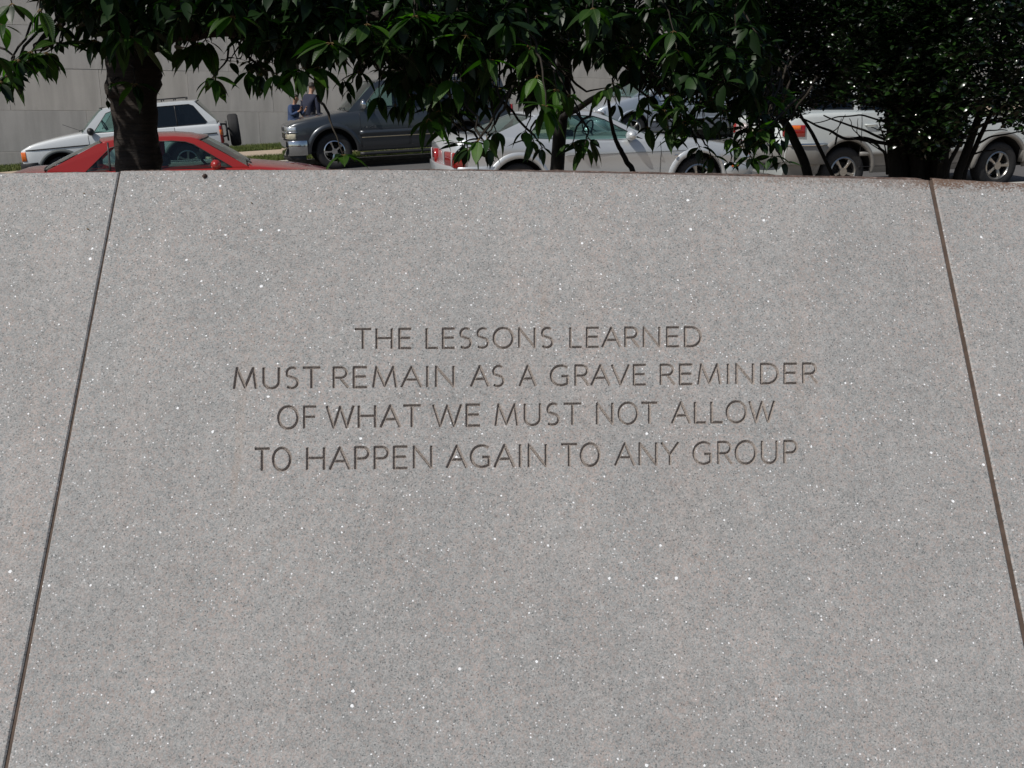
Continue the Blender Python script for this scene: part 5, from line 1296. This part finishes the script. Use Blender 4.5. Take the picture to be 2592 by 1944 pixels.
stems(t3, b3, q3, [([(2372, 640, 5.0), (2384, 440, 5.0), (2392, 370, 5.0), (2400, 250, 5.0), (2420, 60, 5.0)], .028, .018), ([(2400, 640, 5.0), (2424, 440, 5.0), (2455, 360, 5.0), (2480, 290, 5.0), (2530, 150, 4.9), (2580, -100, 4.9)], .024, .014),
                   ([(2410, 640, 5.1), (2442, 430, 5.1), (2478, 350, 5.1), (2510, 285, 5.1), (2560, 200, 5.0)], .015, .008), ([(2390, 640, 4.9), (2398, 420, 4.9), (2440, 340, 4.9), (2500, 310, 4.9), (2580, 300, 4.9)], .012, .006),
                   ([(2470, 365, 5.0), (2510, 345, 5.0), (2570, 335, 5.0)], .006, .003), ([(2450, 350, 5.0), (2500, 330, 5.0), (2550, 330, 5.0)], .005, .002), ([(2430, 400, 5.0), (2480, 385, 5.0), (2520, 378, 5.0)], .006, .003), ([(2600, 640, 5.0), (2640, 400, 5.0), (2700, 100, 5.0)], .03, .018)])
# low leafy sprays of holly in front of the coupe's nose
# --- crumbs lying on and stuck to the granite
def on_wall(px, py, lift=.002):
    a, b = on_plane(px, py); return ORG + H3 * a + V3 * b + N3 * lift
def crumb(px, py, sz, label, mat=M_DEBRIS, cat='debris', name='bud_scale', long=1.0):
    c = on_wall(px, py, sz * .3); bm = bmesh.new(); bmesh.ops.create_icosphere(bm, subdivisions=2, radius=sz)
    rr = np.random.default_rng(int(px))
    for v in bm.verts: v.co = Vector((v.co.x * long, v.co.y * .8, v.co.z * .7)) * (1 + rr.uniform(-.3, .35))
    me = bpy.data.meshes.new(name); bm.to_mesh(me); bm.free(); me.materials.append(mat)
    o = bpy.data.objects.new(name, me); COL.objects.link(o); o.location = c; o.rotation_euler = (.8, 0, rr.uniform(0, 3)); tag(o, label, cat); return o
crumb(519, 447, .0050, 'small black clump of dried bud scales stuck just below the wall top')
crumb(213, 490, .0016, 'tiny dark seed near the top of the left granite slab', M_TWIGB, 'seed', 'seed', 1.8)
crumb(222, 580, .0019, 'tiny olive seed lower down beside the left joint', M_TWIGB, 'seed', 'seed', 2.0)
crumb(637, 514, .0015, 'short brown fibre on the upper part of the middle slab', M_TWIGB, 'fibre', 'fibre', 2.6)

# ------------------------------------------------------------ people on the far sidewalk
M_SKIN = simple('skin', (.42, .23, .15), .55, noise=.1, nscale=20); M_HAIR = simple('hair', (.02, .014, .01), .6, noise=.3, nscale=80)
M_NAVY = simple('navy_cloth', (.022, .026, .05), .9, noise=.2, nscale=20, bump=.2); M_DENIM = simple('denim', (.045, .075, .16), .9, noise=.25, nscale=30, bump=.2)
M_KHAKI = simple('dark_trousers', (.03, .03, .035), .9, noise=.2, nscale=20); M_SHOE = simple('shoe', (.02, .018, .016), .6)
def skin_mesh(name, joints, edges, mat, parent, root=0, sub=2):
    me = bpy.data.meshes.new(name); me.from_pydata([j[:3] for j in joints], edges, []); o = link(name, me, mat, parent)
    sk = o.modifiers.new('skin', 'SKIN'); sk.use_smooth_shade = True
    lay = me.skin_vertices[0].data if me.skin_vertices else None
    if lay is None:
        bm = bmesh.new(); bm.from_mesh(me); bm.verts.layers.skin.verify(); bm.to_mesh(me); bm.free(); lay = me.skin_vertices[0].data
    for i, j in enumerate(joints):
        r = j[3] if len(j) > 3 else .05; lay[i].radius = (r, j[4] if len(j) > 4 else r); lay[i].use_root = (i == root)
    ss = o.modifiers.new('sub', 'SUBSURF'); ss.levels = sub; ss.render_levels = sub
    dg = bpy.context.evaluated_depsgraph_get(); ev = o.evaluated_get(dg); m2 = bpy.data.meshes.new_from_object(ev)
    o.modifiers.clear(); o.data = m2
    if not m2.materials: m2.materials.append(mat)
    m2.shade_smooth(); return o
def person(loc, yaw, hgt, label, top, legs, hair, bend=0.0, arm='down', seed=0):
    root = empty('person', loc); root.rotation_euler = (0, 0, yaw); k = hgt / 1.75; root.scale = (k, k, k)
    tag(root, label, 'person', 'people on the far sidewalk')
    fx = lambda z: bend * max(0, z - .95) * .9           # forward lean above the hips (+x is forward)
    def p(x, y, z, r, r2=None): return (x + fx(z), y, z, r, r2 or r)
    elb = (.02, .27, 1.12) if arm == 'down' else (.16, .27, 1.16)
    wri = (.08, .27, .88) if arm == 'down' else (.34, .12, 1.30)
    J = [p(0, 0, .95, .13, .16), p(0, 0, 1.15, .12, .15), p(0, 0, 1.36, .13, .17), p(0, 0, 1.47, .06), p(.01, 0, 1.54, .055), p(.03, 0, 1.60, .085, .08), p(.035, 0, 1.68, .09, .08), p(.03, 0, 1.73, .06)]
    E = [(i, i + 1) for i in range(7)]
    for sg in (-1, 1):
        b = len(J)
        J += [p(0, sg * .19, 1.40, .055), p(elb[0], sg * elb[1], elb[2], .043), p(wri[0], sg * wri[1], wri[2], .028), p(wri[0] + .03, sg * wri[1], wri[2] - .05 if arm == 'down' else wri[2] + .04, .034, .018)]
        E += [(2, b), (b, b + 1), (b + 1, b + 2), (b + 2, b + 3)]
        hb = b + 3
        for f in range(4):
            q = len(J); y0 = sg * (wri[1] + (-.024 + .016 * f)); dz = -1 if arm == 'down' else 1
            J += [p(wri[0] + .035, y0, wri[2] + dz * .09, .0095), p(wri[0] + .05, y0, wri[2] + dz * (.13 + .008 * (f in (1, 2))), .008)]; E += [(hb, q), (q, q + 1)]
        q = len(J); J += [p(wri[0] + .07, sg * (wri[1] - .03), wri[2] - (.07 if arm == 'down' else -.05), .010)]; E += [(hb, q)]
        b = len(J); J += [(.0, sg * .10, .86, .09, .09), (.01, sg * .11, .48, .06, .06), (-.02, sg * .12, .09, .04, .04), (.13, sg * .13, .03, .035, .03)]
        E += [(0, b), (b, b + 1), (b + 1, b + 2), (b + 2, b + 3)]
    body = skin_mesh('body', J, E, M_SKIN, root)
    C = [p(0, 0, .80, .17, .20), p(0, 0, 1.0, .165, .195), p(0, 0, 1.18, .16, .19), p(0, 0, 1.36, .165, .205), p(0, 0, 1.475, .09)]; CE = [(0, 1), (1, 2), (2, 3), (3, 4)]
    for sg in (-1, 1):
        b = len(C); C += [p(0, sg * .195, 1.405, .085), p(elb[0], sg * elb[1], elb[2], .062), p(wri[0] * .93, sg * (wri[1] + .0), wri[2] + (.03 if arm == 'down' else -.02), .045)]; CE += [(3, b), (b, b + 1), (b + 1, b + 2)]
    skin_mesh('jacket', C, CE, top, root)
    C = [(0, 0, 1.10, .13, .16), (0, 0, .95, .155, .18)]; CE = [(0, 1)]
    for sg in (-1, 1):
        b = len(C); C += [(.0, sg * .10, .84, .11, .11), (.01, sg * .11, .48, .082, .082), (-.02, sg * .12, .10, .065, .065)]; CE += [(1, b), (b, b + 1), (b + 1, b + 2)]
    skin_mesh('trousers', C, CE, legs, root)
    for sg in (-1, 1):
        b = MB().tube([(-.07, sg * .12, .045), (.02, sg * .125, .06), (.12, sg * .13, .045), (.19, sg * .132, .035)], [.035, .05, .045, .03], 10); b.build('shoe', M_SHOE, root, True)
    # hair cap, nose, ears, eyes
    hx_, hz = .03 + fx(1.66), 1.66
    bm = bmesh.new(); bmesh.ops.create_uvsphere(bm, u_segments=20, v_segments=14, radius=1)
    for v in list(bm.verts):
        if v.co.z < -.05 + .75 * max(0, v.co.x): bm.verts.remove(v)
    for v in bm.verts: v.co = Vector((hx_ - .008 + v.co.x * .108, v.co.y * .098, hz + .02 + v.co.z * .108))
    me = bpy.data.meshes.new('hair'); bm.to_mesh(me); bm.free(); link('hair', me, hair, root, True)
    MB().tube([(hx_ + .085, 0, hz - .005), (hx_ + .112, 0, hz - .03)], [.010, .016], 8).build('nose', M_SKIN, body, True)
    for sg in (-1, 1):
        MB().tube([(hx_ - .005, sg * .082, hz - .03), (hx_ - .01, sg * .092, hz + .015)], [.012, .018], 8).build('ear', M_SKIN, body, True)
        MB().tube([(hx_ + .078, sg * .032, hz + .008), (hx_ + .088, sg * .032, hz + .008)], [.012, .010], 8).build('eye', M_HAIR, body, True)
    MB().tube([(hx_ + .083, -.025, hz - .055), (hx_ + .09, 0, hz - .058), (hx_ + .083, .025, hz - .055)], .006, 6).build('mouth', M_SEAT, body, True)
    return root
def walk_at(px, w):                              # point on the sidewalk seen along image column px
    r = ray(px, 300); o2 = Vector((0, 13.95)); m2 = Vector((M3.x, M3.y)); k = (w + o2.dot(m2)) / (r.x * m2.x + r.y * m2.y)
    p = Vector((r.x * k, r.y * k)); s = (p - o2).dot(Vector((T3.x, T3.y))); return G3(s, w, .012)
person(walk_at(783, 13.9), 1.1, 1.72, 'person in a dark navy jacket seen from behind beyond the dark SUV bonnet', M_NAVY, M_KHAKI, M_HAIR, .22)
person(walk_at(741, 13.6), -.5, 1.45, 'shorter person in a blue denim jacket at the nose of the dark SUV', M_DENIM, M_DENIM, M_HAIR, .20, 'up')
person(walk_at(1051, 14.0), -1.9, 1.76, 'dark-haired person in dark clothes mostly hidden behind the SUV roof and leaves', M_NAVY, M_KHAKI, M_HAIR, .05)
